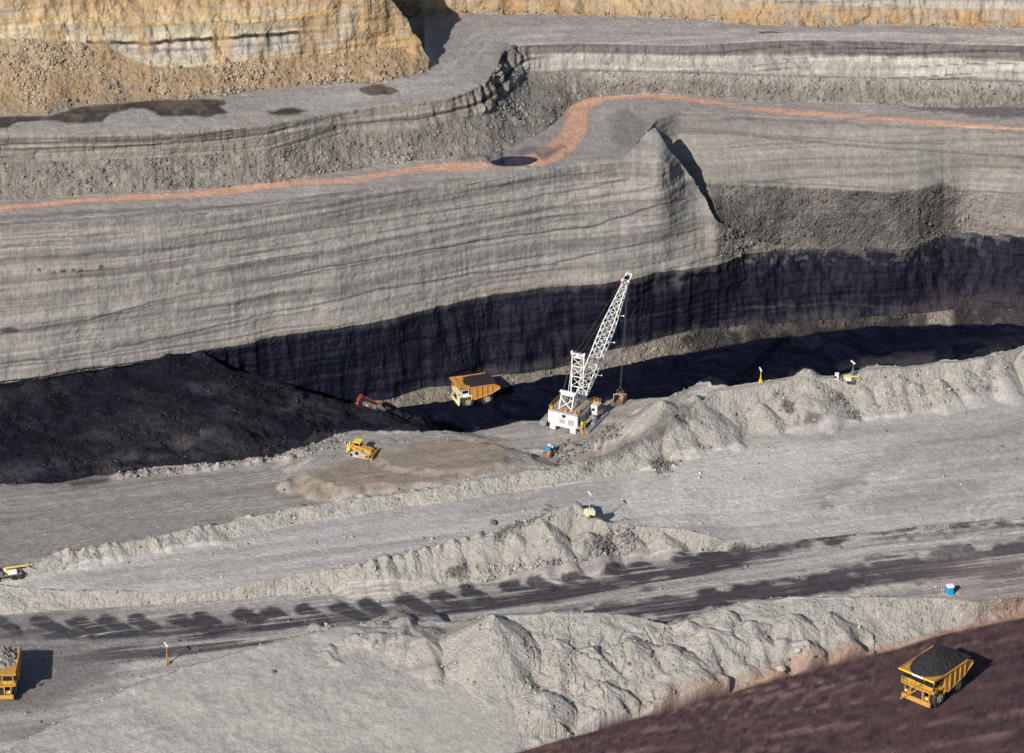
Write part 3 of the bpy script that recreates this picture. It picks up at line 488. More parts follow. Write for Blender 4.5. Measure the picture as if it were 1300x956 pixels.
# ochre walls
k = seg_is('O1'); kl = k*sstep(552,545,PXg)
mix(kl, OCH); mix(kl*sstep(-.1,.5,mot), OCHL, .65); mix(kl*sstep(.15,.6,nm+.4*fin), C(.31,.235,.15), .6); mix(kl*sstep(.3,.7,-nm+.3*mot), OCHT, .6)
mix(kl*poly([(140,100),(165,95),(185,118),(170,128),(130,128)], 6, 4)*sstep(-.2,.3,fin), C(.16,.145,.135), .7); mix(kl*poly([(60,130),(90,110),(95,135),(70,144)], 5, 4)*sstep(-.2,.3,fin), C(.17,.15,.135), .6)
mix(kl*sstep(.14,.04,tt+.05*nm), C(.24,.20,.155), .6)
k = seg_is('Ot'); kl = k*sstep(552,545,PXg); mix(kl, C(.40,.335,.225)); mix(kl*sstep(-.1,.5,layf+.4*lay), C(.43,.385,.29), .7); mix(kl*sstep(0,.6,lay-.3*layf), C(.36,.24,.12), .7)
mix(kl*sstep(30,20,PY2), OCHL); mix(kl*band([(150,33),(230,30),(300,32),(350,27),(430,12)], 3, 2), OCHY, .8); mix(kl*band([(0,24),(100,22),(200,17),(330,20)], 3, 3), OCHY, .5); mix(kl*sstep(14,4,PY2), C(.31,.215,.13), .85)
mix(kl*band([(45,38),(120,36),(240,36),(330,33),(400,28)], 5, 4), C(.24,.215,.185), .6)
mix(kl*band([(120,62),(200,70),(250,66),(330,60),(400,53),(440,50)], 10, 5), C(.33,.30,.255), .85); mix(kl*band([(160,64),(250,62),(330,57),(405,50)], 1.5, 1.5, .6), C(.15,.13,.125), .7)
mix(kl*band([(110,54),(150,55),(190,54),(237,50),(305,47),(372,42),(412,38)], 2.3, 1.0, .8), C(.018,.018,.022), .95); mix(kl*band([(40,58),(60,59),(78,56)], 1.2, 1, .8), C(.02,.02,.024), .9)
kr_ = kl*sstep(425,475,PX2+.6*(PY2-40)); mix(kr_, OCH, .9); mix(kr_*sstep(-.1,.4,mot), C(.36,.27,.17), .6); mix(kr_*sstep(.2,.6,-mot+.3*nm), OCHT, .6)
mix(kl*sstep(.0,.4,fbm(GX0/5, 0*GX0, GZ0/7, 3, 68)), C(.36,.235,.115), .6); mix(kl*sstep(.1,.4,-fbm(GX0/4, 0*GX0, GZ0/9, 3, 69)), C(.22,.165,.11), .4)
mix(seg_is('O2','O3')*sstep(485,500,PXg), C(.31,.215,.13)); k = seg_is('O2','O3')*sstep(485,500,PXg)
vp = fbm(GX0/3.2+GZ0*.2, 0*GX0, GZ0/18, 3, 66)
mix(k*sstep(-.1,.4,vp), C(.36,.275,.18), .8); mix(k*sstep(.15,.5,-vp), C(.27,.165,.085), .8); mix(k*sstep(850,960,PXg), C(.29,.255,.21), .6); mix(k*sstep(0,.5,mot+.4*nm), C(.25,.185,.12), .6); mix(k*sstep(850,950,PXg)*sstep(.1,.4,vp+.3*mot)*sstep(10,18,PYg), C(.33,.20,.10), .8)
mix(k*sstep(.25,.5,fbm(GX0/6,0*GX0,GZ0/20,2,67)), OCHY, .35)
mix(seg_is('O3')*sstep(900,980,PXg), C(.33,.30,.25)); mix(seg_is('O3')*sstep(900,980,PXg)*sstep(0,.3,layf), C(.17,.15,.135), .6)
mix(seg_is('O2')*sstep(500,520,PXg)*sstep(.35,.1,tt)*sstep(0,.4,fin+nm), OCHT, .7)
mix(seg_is('O4','end1'), OCHL)
vr = YR+1.6*vnoise(XR/45, 0*XR, 0*XR, 80)+.5*vnoise(XR/13, 0*XR, 0*XR, 81)
rut = fbm(XR/70, vr/.34, 0*XR, 2, 82); rut2 = fbm((XR+YR*.5)/60, (YR-XR*.16)/.4, 0*XR, 2, 83)
kr = seg_is('k_start','road_near','P1n','Yb','V')+seg_is('P2n')*sstep(880,850,PXg)
kr = kr*(1+.5*seg_is('k_start')-.5*seg_is('P1n')-.4*seg_is('V','Yb'))
alb = alb*(1+(kr*(.22*sstep(.25,.55,rut)*sstep(-.4,.3,big)-.26*sstep(.25,.6,-rut)*sstep(-.5,.2,mot)+.12*sstep(.3,.6,rut2)))[..., None])
thin = sstep(.42,.62,vnoise(GX0/55, 0*GX0, zs/.33, 92))*sstep(-.35,.25,vnoise(GX0/18, 0*GX0, zs/1.5, 93)+.25*mot)
alb = alb*(1-(thin*(seg_is('C')*.34*(1-np.clip(rub,0,1))+seg_is('Rt')*.26+seg_is('U')*.62+seg_is('O3')*.45+seg_is('Ot')*sstep(552,545,PXg)*.22))[..., None])
pale = sstep(.45,.65,vnoise(GX0/60, 0*GX0, zs/.4, 94))*sstep(-.2,.4,lay)
alb = alb*(1+(pale*(seg_is('C')*.12*(1-np.clip(rub,0,1))+seg_is('U')*.25+seg_is('Rt')*.10))[..., None])
grit = vnoise(GX0/.42, GY0/.42, GZ0/.42, 99)
alb = alb*(1+.11*grit*(1-.5*seg_is('floor_n')))[..., None]
# small scale variation of the ground itself
alb *= (1+.10*fin+.10*mot)[..., None]
grey_ = 1-np.clip((alb.max(-1)-alb.min(-1))/(alb.max(-1)+1e-4)*2.2-.25, 0, 1)
alb = alb*(1+grey_[..., None]*np.array([.0,.0,.022], np.float32))
ck_ = seg_is('E','G','K','floor_n','T')*np.clip(1.4-alb.max(-1)*18, 0, 1); alb = alb*(1+ck_[..., None]*np.array([-.06,.0,.16], np.float32))  # blue lift of hazy air put into the coal colour
alb = np.clip(alb, .001, .7)
# how rocky / how glossy each place is
rough_amt = np.clip(spoil*.8*slopey+TAL+rub+CH*.6+FLR+.15+0*PXg, 0, 1)
coal = np.clip(seg_is('E','G','K','floor_n','T')+0*PXg, 0, 1)
# ------------------------------------------------------------------ materials
def new_mat(name):
    m = bpy.data.materials.new(name); m.use_nodes = True; n = m.node_tree; n.nodes.clear()
    o = n.nodes.new('ShaderNodeOutputMaterial'); b = n.nodes.new('ShaderNodeBsdfPrincipled'); n.links.new(b.outputs[0], o.inputs[0])
    return m, n, b
def nnode(n, t, **kw):
    x = n.nodes.new(t)
    for k, v in kw.items(): setattr(x, k, v)
    return x
def earth_mat(name, spec, rough, bump, hi, stria=0):
    m, n, b = new_mat(name)
    at_ = nnode(n, 'ShaderNodeAttribute', attribute_name='albedo'); ra = nnode(n, 'ShaderNodeAttribute', attribute_name='rocky')
    tc = nnode(n, 'ShaderNodeTexCoord')
    n1 = nnode(n, 'ShaderNodeTexNoise'); n1.inputs['Scale'].default_value = 2.2; n1.inputs['Detail'].default_value = 5; n1.inputs['Roughness'].default_value = .7
    n2 = nnode(n, 'ShaderNodeTexVoronoi'); n2.inputs['Scale'].default_value = 1.5
    n.links.new(tc.outputs['Object'], n1.inputs['Vector']); n.links.new(tc.outputs['Object'], n2.inputs['Vector'])
    mr = nnode(n, 'ShaderNodeMapRange'); mr.inputs['From Min'].default_value = .28; mr.inputs['From Max'].default_value = .72; mr.inputs['To Min'].default_value = 1-hi; mr.inputs['To Max'].default_value = 1+hi
    n.links.new(n1.outputs[0], mr.inputs['Value'])
    mm = nnode(n, 'ShaderNodeVectorMath', operation='SCALE'); n.links.new(at_.outputs['Color'], mm.inputs[0]); n.links.new(mr.outputs[0], mm.inputs['Scale'])
    if stria:      # scraped vertical grooves and thin beds
        mp = nnode(n, 'ShaderNodeMapping'); mp.inputs['Scale'].default_value = (2.6, 1.2, .10); mp.inputs['Rotation'].default_value = (0, .05, 0)
        n.links.new(tc.outputs['Object'], mp.inputs['Vector'])
        n3 = nnode(n, 'ShaderNodeTexNoise'); n3.inputs['Scale'].default_value = 1.0; n3.inputs['Detail'].default_value = 3; n3.inputs['Roughness'].default_value = .65; n.links.new(mp.outputs[0], n3.inputs['Vector'])
        mp2 = nnode(n, 'ShaderNodeMapping'); mp2.inputs['Scale'].default_value = (.03, .03, 1.3); n.links.new(tc.outputs['Object'], mp2.inputs['Vector'])
        n4 = nnode(n, 'ShaderNodeTexNoise'); n4.inputs['Scale'].default_value = 1.0; n4.inputs['Detail'].default_value = 4; n4.inputs['Roughness'].default_value = .7; n.links.new(mp2.outputs[0], n4.inputs['Vector'])
        m3 = nnode(n, 'ShaderNodeMapRange'); m3.inputs['From Min'].default_value = .3; m3.inputs['From Max'].default_value = .7; m3.inputs['To Min'].default_value = 1-stria; m3.inputs['To Max'].default_value = 1+stria; n.links.new(n3.outputs[0], m3.inputs['Value'])
        m4 = nnode(n, 'ShaderNodeMapRange'); m4.inputs['From Min'].default_value = .3; m4.inputs['From Max'].default_value = .7; m4.inputs['To Min'].default_value = 1-stria*1.3; m4.inputs['To Max'].default_value = 1+stria*1.3; n.links.new(n4.outputs[0], m4.inputs['Value'])
        mu = nnode(n, 'ShaderNodeMath', operation='MULTIPLY'); n.links.new(m3.outputs[0], mu.inputs[0]); n.links.new(m4.outputs[0], mu.inputs[1])
        m2 = nnode(n, 'ShaderNodeVectorMath', operation='SCALE'); n.links.new(mm.outputs[0], m2.inputs[0]); n.links.new(mu.outputs[0], m2.inputs['Scale']); mm = m2
    n.links.new(mm.outputs[0], b.inputs['Base Color'])
    ad = nnode(n, 'ShaderNodeMath', operation='MULTIPLY_ADD'); n.links.new(n2.outputs['Distance'], ad.inputs[0]); ad.inputs[1].default_value = -.6; n.links.new(n1.outputs[0], ad.inputs[2])
    if stria:
        a2 = nnode(n, 'ShaderNodeMath', operation='MULTIPLY_ADD'); n.links.new(n3.outputs[0], a2.inputs[0]); a2.inputs[1].default_value = .9; n.links.new(ad.outputs[0], a2.inputs[2]); ad = a2
    st_ = nnode(n, 'ShaderNodeMath', operation='MULTIPLY_ADD'); n.links.new(ra.outputs['Fac'], st_.inputs[0]); st_.inputs[1].default_value = bump; st_.inputs[2].default_value = bump*.35
    bp = nnode(n, 'ShaderNodeBump'); bp.inputs['Distance'].default_value = .5; n.links.new(st_.outputs[0], bp.inputs['Strength']); n.links.new(ad.outputs[0], bp.inputs['Height'])
    n.links.new(bp.outputs[0], b.inputs['Normal'])
    b.inputs['Roughness'].default_value = rough; b.inputs['Specular IOR Level'].default_value = spec
    return m
M_EARTH = earth_mat('earth', .12, .95, .6, .2)
M_WALL = earth_mat('scraped_rock', .12, .95, .6, .16, .12)
M_COAL = earth_mat('coal', .10, .6, .5, .35)
M_COALF = earth_mat('coal_face', .10, .6, .6, .25, .2)

def tag(o, label=None, cat=None, group=None, kind=None):
    if label: o['label'] = label
    if cat: o['category'] = cat
    if group: o['group'] = group
    if kind: o['kind'] = kind
    return o
def sheet_part(name, r0, r1, mat, label, cat):
    """rows r0..r1 of the terrain sheet as one ground object"""
    r1 = min(r1, NR-1); nr = r1-r0+1
    co = np.stack([GX[r0:r1+1], GY[r0:r1+1], GZ[r0:r1+1]], -1).reshape(-1, 3).astype(np.float32)
    i = np.arange((nr-1)*(NC-1)); a = (i//(NC-1))*NC+i % (NC-1)
    f = np.stack([a, a+1, a+1+NC, a+NC], -1).astype(np.int32)
    me = bpy.data.meshes.new(name); me.vertices.add(len(co)); me.vertices.foreach_set('co', co.ravel())
    me.loops.add(f.size); me.loops.foreach_set('vertex_index', f.ravel())
    me.polygons.add(len(f)); me.polygons.foreach_set('loop_start', np.arange(0, f.size, 4, dtype=np.int32))
    me.polygons.foreach_set('use_smooth', np.zeros(len(f), bool))
    me.update(calc_edges=True)
    ca = me.attributes.new('albedo', 'FLOAT_COLOR', 'POINT')
    c = np.concatenate([alb[r0:r1+1].reshape(-1, 3), np.ones((len(co), 1), np.float32)], 1).astype(np.float32)
    ca.data.foreach_set('color', c.ravel())
    ra = me.attributes.new('rocky', 'FLOAT', 'POINT'); ra.data.foreach_set('value', np.ascontiguousarray(rough_amt[r0:r1+1]).astype(np.float32).ravel())
    me.materials.append(mat); o = bpy.data.objects.new(name, me); COL.objects.link(o)
    tag(o, label, cat, kind='structure'); return o
S = seg_start
sheet_part('haul_road', 0, S['F0'], M_EARTH, 'dark red brown haul road crossing the bottom right corner of the mine', 'road')
sheet_part('spoil_ridge', S['F0'], S['road_near'], M_EARTH, 'long pale ridge of tipped spoil between the red brown road and the grey road', 'spoil ridge')
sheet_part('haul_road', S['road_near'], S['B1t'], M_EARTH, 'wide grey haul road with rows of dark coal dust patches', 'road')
sheet_part('spoil_ground', S['B1t'], S['B2t'], M_EARTH, 'flat pale grey dump ground between two low berms', 'ground')
sheet_part('spoil_ridge', S['B2t'], S['P2n'], M_EARTH, 'pale spoil berm growing into big tipped heaps along the pit rim', 'spoil ridge')
sheet_part('bench_ground', S['P2n'], S['E'], M_EARTH, 'brown grey bench on which the white dragline stands', 'ground')
sheet_part('coal_bench', S['E'], S['floor_n'], M_COAL, 'black broken coal bench and heaps sloping into the left end of the pit', 'coal')
sheet_part('pit_floor', S['floor_n'], S['R'], M_COAL, 'black flat coal floor of the open pit', 'pit floor')
sheet_part('rubble_slope', S['R'], S['T'], M_EARTH, 'pale rubble strip along the foot of the black coal face', 'rubble')
sheet_part('coal_face', S['T'], S['C'], M_COALF, 'tall black near vertical coal face below the grey highwall', 'coal face')
sheet_part('highwall', S['C'], S['Yb'], M_WALL, 'tall grey striated highwall above the coal face', 'highwall')
sheet_part('red_road_bench', S['Yb'], S['Wt'], M_EARTH, 'grey bench carrying the narrow salmon red road', 'road')
sheet_part('banded_highwall', S['Wt'], S['V'], M_EARTH, 'grey talus and black and white banded wall above the red road', 'highwall')
sheet_part('upper_bench', S['V'], S['O1'], M_EARTH, 'broad grey upper bench with wheel tracks and dark wet patches', 'ground')
sheet_part('ochre_highwall', S['O1'], NR-1, M_EARTH, 'ochre and yellow banded top wall of the mine with tan rubble slopes', 'highwall')
# ------------------------------------------------------------------ loose rock
PXf, PYf = project(GX, GY, GZ)
def ground(px, py):
    """world point of the ground seen at photo pixel (px, py)"""
    d = (PXf-px)**2+(PYf-py)**2
    c = np.where(d.ravel() < max(2.5, d.min()*1.5))[0]
    c = c[np.argmin(GY.ravel()[c])]
    return Vector((float(GX.ravel()[c]), float(GY.ravel()[c]), float(GZ.ravel()[c])))
_ico = [(0,0,1),(.894,0,.447),(.276,.851,.447),(-.724,.526,.447),(-.724,-.526,.447),(.276,-.851,.447),(.724,.526,-.447),(-.276,.851,-.447),(-.894,0,-.447),(-.276,-.851,-.447),(.724,-.526,-.447),(0,0,-1)]
_icf = [(0,1,2),(0,2,3),(0,3,4),(0,4,5),(0,5,1),(1,6,2),(2,7,3),(3,8,4),(4,9,5),(5,10,1),(6,7,2),(7,8,3),(8,9,4),(9,10,5),(10,6,1),(11,7,6),(11,8,7),(11,9,8),(11,10,9),(11,6,10)]
def rocks(name, weight, n, rmin, rmax, label, shade=(.6, 1.2), mat=None, power=2.6):
    wgt = np.clip(weight, 0, None)*(PXf > -40)*(PXf < 1340)*(PYf > -20)*(PYf < 985)
    p = wgt.ravel()/wgt.sum()
    idx = np.searchsorted(np.cumsum(p), rng.random(n)); idx = np.clip(idx, 0, p.size-1)
    base = np.array(_ico, np.float32); V_ = len(base)
    r = rmin+(rmax-rmin)*rng.random(n)**power
    co = base[None]*(1+.35*rng.standard_normal((n, V_, 1)).clip(-1.2, 1.2))*r[:, None, None]*(rng.random((n, 1, 3))*.7+.65)
    pos = np.stack([GX.ravel()[idx], GY.ravel()[idx], GZ.ravel()[idx]], -1)+np.stack([rng.uniform(-.3,.3,n), rng.uniform(-.3,.3,n), r*.10], -1)
    co = (co+pos[:, None]).reshape(-1, 3)
    f = (np.array(_icf)[None]+np.arange(n)[:, None, None]*V_).reshape(-1, 3)
    me = bpy.data.meshes.new(name); me.vertices.add(len(co)); me.vertices.foreach_set('co', co.astype(np.float32).ravel())
    me.loops.add(f.size); me.loops.foreach_set('vertex_index', f.astype(np.int32).ravel())
    me.polygons.add(len(f)); me.polygons.foreach_set('loop_start', np.arange(0, f.size, 3, dtype=np.int32)); me.update(calc_edges=True)
    ca = me.attributes.new('albedo', 'FLOAT_COLOR', 'POINT')
    c = alb.reshape(-1, 3)[idx]*(rng.uniform(shade[0], shade[1], (n, 1))); c = np.concatenate([np.repeat(c, V_, 0), np.ones((n*V_, 1))], 1).astype(np.float32).clip(0, .6)
    ca.data.foreach_set('color', c.ravel())
    me.attributes.new('rocky', 'FLOAT', 'POINT')
    me.materials.append(mat or M_EARTH); o = bpy.data.objects.new(name, me); COL.objects.link(o); tag(o, label, 'rubble', kind='stuff')
arow = np.clip(np.gradient(GY, axis=0)**2+np.gradient(GZ, axis=0)**2, 0, 1)**.5
wo_ = np.broadcast_to(seg_is('O1')*sstep(552,545,PXg)*(.06+sstep(.1,.6,mot+.4*nm))*(1.4-tt), GX.shape)*arow
rocks('ochre_rubble', wo_, 4200, .07, .50, 'tan and grey rubble strewn over the ochre slope below the yellow wall', (.5, 1.15), power=4)
wt_ = (seg_is('Wt')*(.2+sstep(.0,.5,mot))+rub*.5+seg_is('O2')*sstep(.3,.1,tt)*sstep(500,520,PXg)*.8)*arow
rocks('grey_rubble', wt_, 8000, .06, .42, 'grey rubble on the slopes under the banded wall', (.5, 1.4), power=3.5)
dk = np.zeros(PXg.shape, np.float32)
for pts in ([(627,684),(640,672),(702,646),(705,650),(650,675),(632,690)], [(565,717),(585,712),(600,722),(590,735),(568,730)], [(683,711),(708,707),(708,720),(686,722)], [(735,715),(770,668),(800,664),(805,690),(775,715)],
            [(985,500),(1000,505),(1012,535),(990,520)], [(1052,500),(1072,505),(1100,535),(1080,528)], [(822,588),(845,580),(862,590),(845,600)], [(610,715),(740,708),(800,705),(740,730),(610,740)]): dk = np.maximum(dk, poly(pts, 5, 3))
ws_ = (seg_is('k_start')*sstep(1000,860,PYg)*.02+seg_is('road_near','P1n')*.012+spoil*slopey*.18*(.2+sstep(.1,.6,mot))+dk*2.2*seg_is('B1t','B1c','P1n','B2t','B2c','P2n')+seg_is('P2n')*band([(150,603),(240,590),(345,580),(400,568),(440,556)], 7, 5, 2)*.8)*arow
rocks('spoil_rubble', ws_, 9000, .06, .40, 'loose stones and clods over the pale spoil ridges', (.45, 1.25), power=3.5)
wc_ = (seg_is('E','G','K')*.5*(.3+sstep(0,.5,mot))+seg_is('R')*1.2)*arow
rocks('coal_rubble', wc_, 6000, .08, .45, 'broken coal and shale lumps in the pit', (.6, 1.7), M_COAL)
wf_ = (seg_is('E','floor_n')*0+seg_is('P2n')*poly([(700,570),(730,560),(790,540),(800,545),(740,585),(700,592)], 5, 3))*arow
rocks('dark_clods', wf_, 260, .10, .5, 'dark clods pushed up beside the dark channel in front of the dragline', (.3, .7), power=1.8)

# ------------------------------------------------------------------ mesh builder for machines
def paint(name, col, rough=.5, metal=0, dirt=.3, dcol=(.20,.17,.14), spec=.4):
    m, n, b = new_mat(name); tc = nnode(n, 'ShaderNodeTexCoord'); t = nnode(n, 'ShaderNodeTexNoise')
    t.inputs['Scale'].default_value = 1.4; t.inputs['Detail'].default_value = 6; t.inputs['Roughness'].default_value = .7; n.links.new(tc.outputs['Object'], t.inputs['Vector'])
    r = nnode(n, 'ShaderNodeMapRange'); r.inputs['From Min'].default_value = .42; r.inputs['From Max'].default_value = .72; r.inputs['To Max'].default_value = dirt*1.6; n.links.new(t.outputs[0], r.inputs['Value'])
    mx = nnode(n, 'ShaderNodeMix', data_type='RGBA'); mx.inputs['A'].default_value = (*col, 1); mx.inputs['B'].default_value = (*dcol, 1)
    n.links.new(r.outputs[0], mx.inputs['Factor']); n.links.new(mx.outputs['Result'], b.inputs['Base Color'])
    b.inputs['Roughness'].default_value = rough; b.inputs['Metallic'].default_value = metal; b.inputs['Specular IOR Level'].default_value = spec
    return m
P_YEL = paint('mine_yellow_paint', (.58,.28,.03), .5, dirt=.55); P_YEL2 = paint('bright_yellow_paint', (.75,.56,.03), .45, dirt=.2)
P_ORA = paint('dusty_orange_paint', (.60,.27,.045), .55, dirt=.55, dcol=(.33,.19,.10)); P_WHT = paint('white_paint', (.80,.80,.78), .45, dirt=.3, dcol=(.45,.40,.34))
P_CRM = paint('cream_paint', (.74,.68,.46), .5, dirt=.15); P_GRY = paint('grey_steel', (.20,.20,.21), .5, .2, .3); P_DST = paint('dusty_pale_steel', (.42,.39,.34), .6, dirt=.4)
P_BLK = paint('black_rubber', (.022,.021,.021), .85, dirt=.35, dcol=(.12,.10,.085)); P_DRK = paint('dark_steel', (.035,.035,.04), .5, .3, .3, (.08,.07,.06))
P_GLS = paint('dark_glass', (.01,.012,.015), .08, dirt=0, spec=.6); P_RIM = paint('dusty_rim', (.40,.34,.26), .6, dirt=.3)
P_BLU = paint('blue_plastic', (.01,.30,.62), .4, dirt=.1); P_RED = paint('red_paint', (.55,.05,.03), .45, dirt=.2); P_ROOF = paint('brown_grey_roof', (.27,.235,.21), .8, dirt=.3)
P_SHOE = paint('grey_blue_steel', (.22,.23,.27), .55, dirt=.3); P_ROPE = paint('wire_rope', (.09,.085,.09), .6, dirt=.1); P_LOAD = paint('overburden_load', (.27,.25,.22), .95, dirt=.8, dcol=(.13,.12,.11))
P_COAL = paint('coal_load', (.016,.014,.017), .85, dirt=.4, dcol=(.035,.03,.03)); P_LAMP = paint('lamp_lens', (.8,.8,.78), .2, dirt=0)
P_SIGN = paint('white_board', (.8,.8,.82), .5, dirt=.05); P_RIB = paint('rusty_steel', (.24,.13,.075), .8, dirt=.4)
def _rot2(v, a): return Vector((v[0]*math.cos(a)-v[1]*math.sin(a), v[0]*math.sin(a)+v[1]*math.cos(a), v[2]))
class MB:
    def __init__(s): s.bm = bmesh.new()
    def box(s, c, d, rz=0, ry=0, bev=0):
        m = Matrix.Translation(c) @ Matrix.Rotation(rz, 4, 'Z') @ Matrix.Rotation(ry, 4, 'Y') @ Matrix.Diagonal((d[0], d[1], d[2], 1))
        r = bmesh.ops.create_cube(s.bm, size=1, matrix=m)
        if bev:
            e = list({e for v in r['verts'] for e in v.link_edges}); bmesh.ops.bevel(s.bm, geom=e, offset=bev, segments=1, affect='EDGES')
        return s
    def bar(s, a, b, r, n=6, r2=None):
        a, b = Vector(a), Vector(b); L = (b-a).length
        if L < 1e-5: return s
        q = (b-a).to_track_quat('Z', 'Y').to_matrix().to_4x4()
        bmesh.ops.create_cone(s.bm, cap_ends=True, segments=n, radius1=r, radius2=r if r2 is None else r2, depth=L, matrix=Matrix.Translation((a+b)/2) @ q)
        return s
    def path(s, pts, r, n=6):
        for i in range(len(pts)-1): s.bar(pts[i], pts[i+1], r, n)
        return s
    def prism(s, pts, y0, y1, axis='y'):
        """extrude an (x,z) outline along y (or an (x,y) outline along z)"""
        if axis == 'y': A = [s.bm.verts.new((p[0], y0, p[1])) for p in pts]; B = [s.bm.verts.new((p[0], y1, p[1])) for p in pts]
        else: A = [s.bm.verts.new((p[0], p[1], y0)) for p in pts]; B = [s.bm.verts.new((p[0], p[1], y1)) for p in pts]
        s.bm.faces.new(A[::-1]); s.bm.faces.new(B); n = len(pts)
        for i in range(n): s.bm.faces.new((A[i], A[(i+1) % n], B[(i+1) % n], B[i]))
        return s
    def wheel(s, c, r, w, prof, n=28, treads=0):
        """lathe round the y axis; prof = (fraction of half width, radius)"""
        R = []
        for k in range(n):
            a = 2*math.pi*k/n; R.append([s.bm.verts.new((c[0]+q*r*math.cos(a), c[1]+p*w/2, c[2]+q*r*math.sin(a))) for p, q in prof])
        for k in range(n):
            for j in range(len(prof)-1):
                s.bm.faces.new((R[k][j], R[(k+1) % n][j], R[(k+1) % n][j+1], R[k][j+1]))
        s.bm.faces.new([R[k][0] for k in range(n)][::-1]); s.bm.faces.new([R[k][-1] for k in range(n)])
        for k in range(treads):
            a = 2*math.pi*k/treads
            s.box((c[0]+r*1.0*math.cos(a), c[1]+(.24 if k % 2 else -.24)*w, c[2]+r*1.0*math.sin(a)), (.10*r, w*.46, .10*r), ry=-a)
        return s
    def build(s, name, mat, parent=None, label=None):
        bmesh.ops.recalc_face_normals(s.bm, faces=s.bm.faces)
        me = bpy.data.meshes.new(name); s.bm.to_mesh(me); s.bm.free(); me.materials.append(mat)
        o = bpy.data.objects.new(name, me); COL.objects.link(o); o.parent = parent
        if label: o['label'] = label
        return o
def thing(name, label, cat, loc, rz=0, group=None, scale=1.0):
    o = bpy.data.objects.new(name, None); COL.objects.link(o); o.empty_display_size = .5
    o.location = loc; o.rotation_euler = (0, 0, rz); o.scale = (scale,)*3
    return tag(o, label, cat, group)
def copy_thing(src, loc, rz, label, scale=1.0, skip=()):
    o = src.copy(); COL.objects.link(o); o.location = loc; o.rotation_euler = (0, 0, rz); o.scale = (scale,)*3; o['label'] = label
    for ch in list(src.children):
        if ch.name.split('.')[0] in skip: continue
        c = ch.copy(); COL.objects.link(c); c.parent = o
        for g in list(ch.children): d = g.copy(); COL.objects.link(d); d.parent = c
    return o
X0w, Y0w, _ = at(652, 196.5, 21.6)
# ------------------------------------------------------------------ haul trucks (front = +X, left = +Y, origin on the ground)
def lump_load(name, mat, parent, x0, x1, hw, z0, h, seed, lump=.12):
    r_ = random.Random(seed); bm = bmesh.new(); nx, ny = 26, 18; g = []
    for i in range(nx+1):
        row = []
        for j in range(ny+1):
            u, v = i/nx, j/ny; x = x0+(x1-x0)*u; y = -hw+2*hw*v
            e = max(0, 1-math.hypot((u-.52)*1.9, (v-.5)*1.95))
            z = z0+h*e**.85+(r_.uniform(-lump, lump)*(2.2 if r_.random() < .15 else 1) if e > 0 else -.05)
            row.append(bm.verts.new((x+r_.uniform(-.05,.05), y+r_.uniform(-.05,.05), z)))
        g.append(row)
    for i in range(nx):
        for j in range(ny): bm.faces.new((g[i][j], g[i+1][j], g[i+1][j+1], g[i][j+1]))
    b0 = [bm.verts.new((x, y, z0-1.0)) for x, y in ((x0+.3, -hw+.3), (x1-.3, -hw+.3), (x1-.3, hw-.3), (x0+.3, hw-.3))]
    bm.faces.new(b0)
    me = bpy.data.meshes.new(name); bm.to_mesh(me); bm.free(); me.materials.append(mat)
    o = bpy.data.objects.new(name, me); COL.objects.link(o); o.parent = parent; return o
TYRE = [(-.72,.52),(-.95,.60),(-1,.80),(-.90,.94),(-.62,1.0),(.62,1.0),(.90,.94),(1,.80),(.95,.60),(.72,.52)]
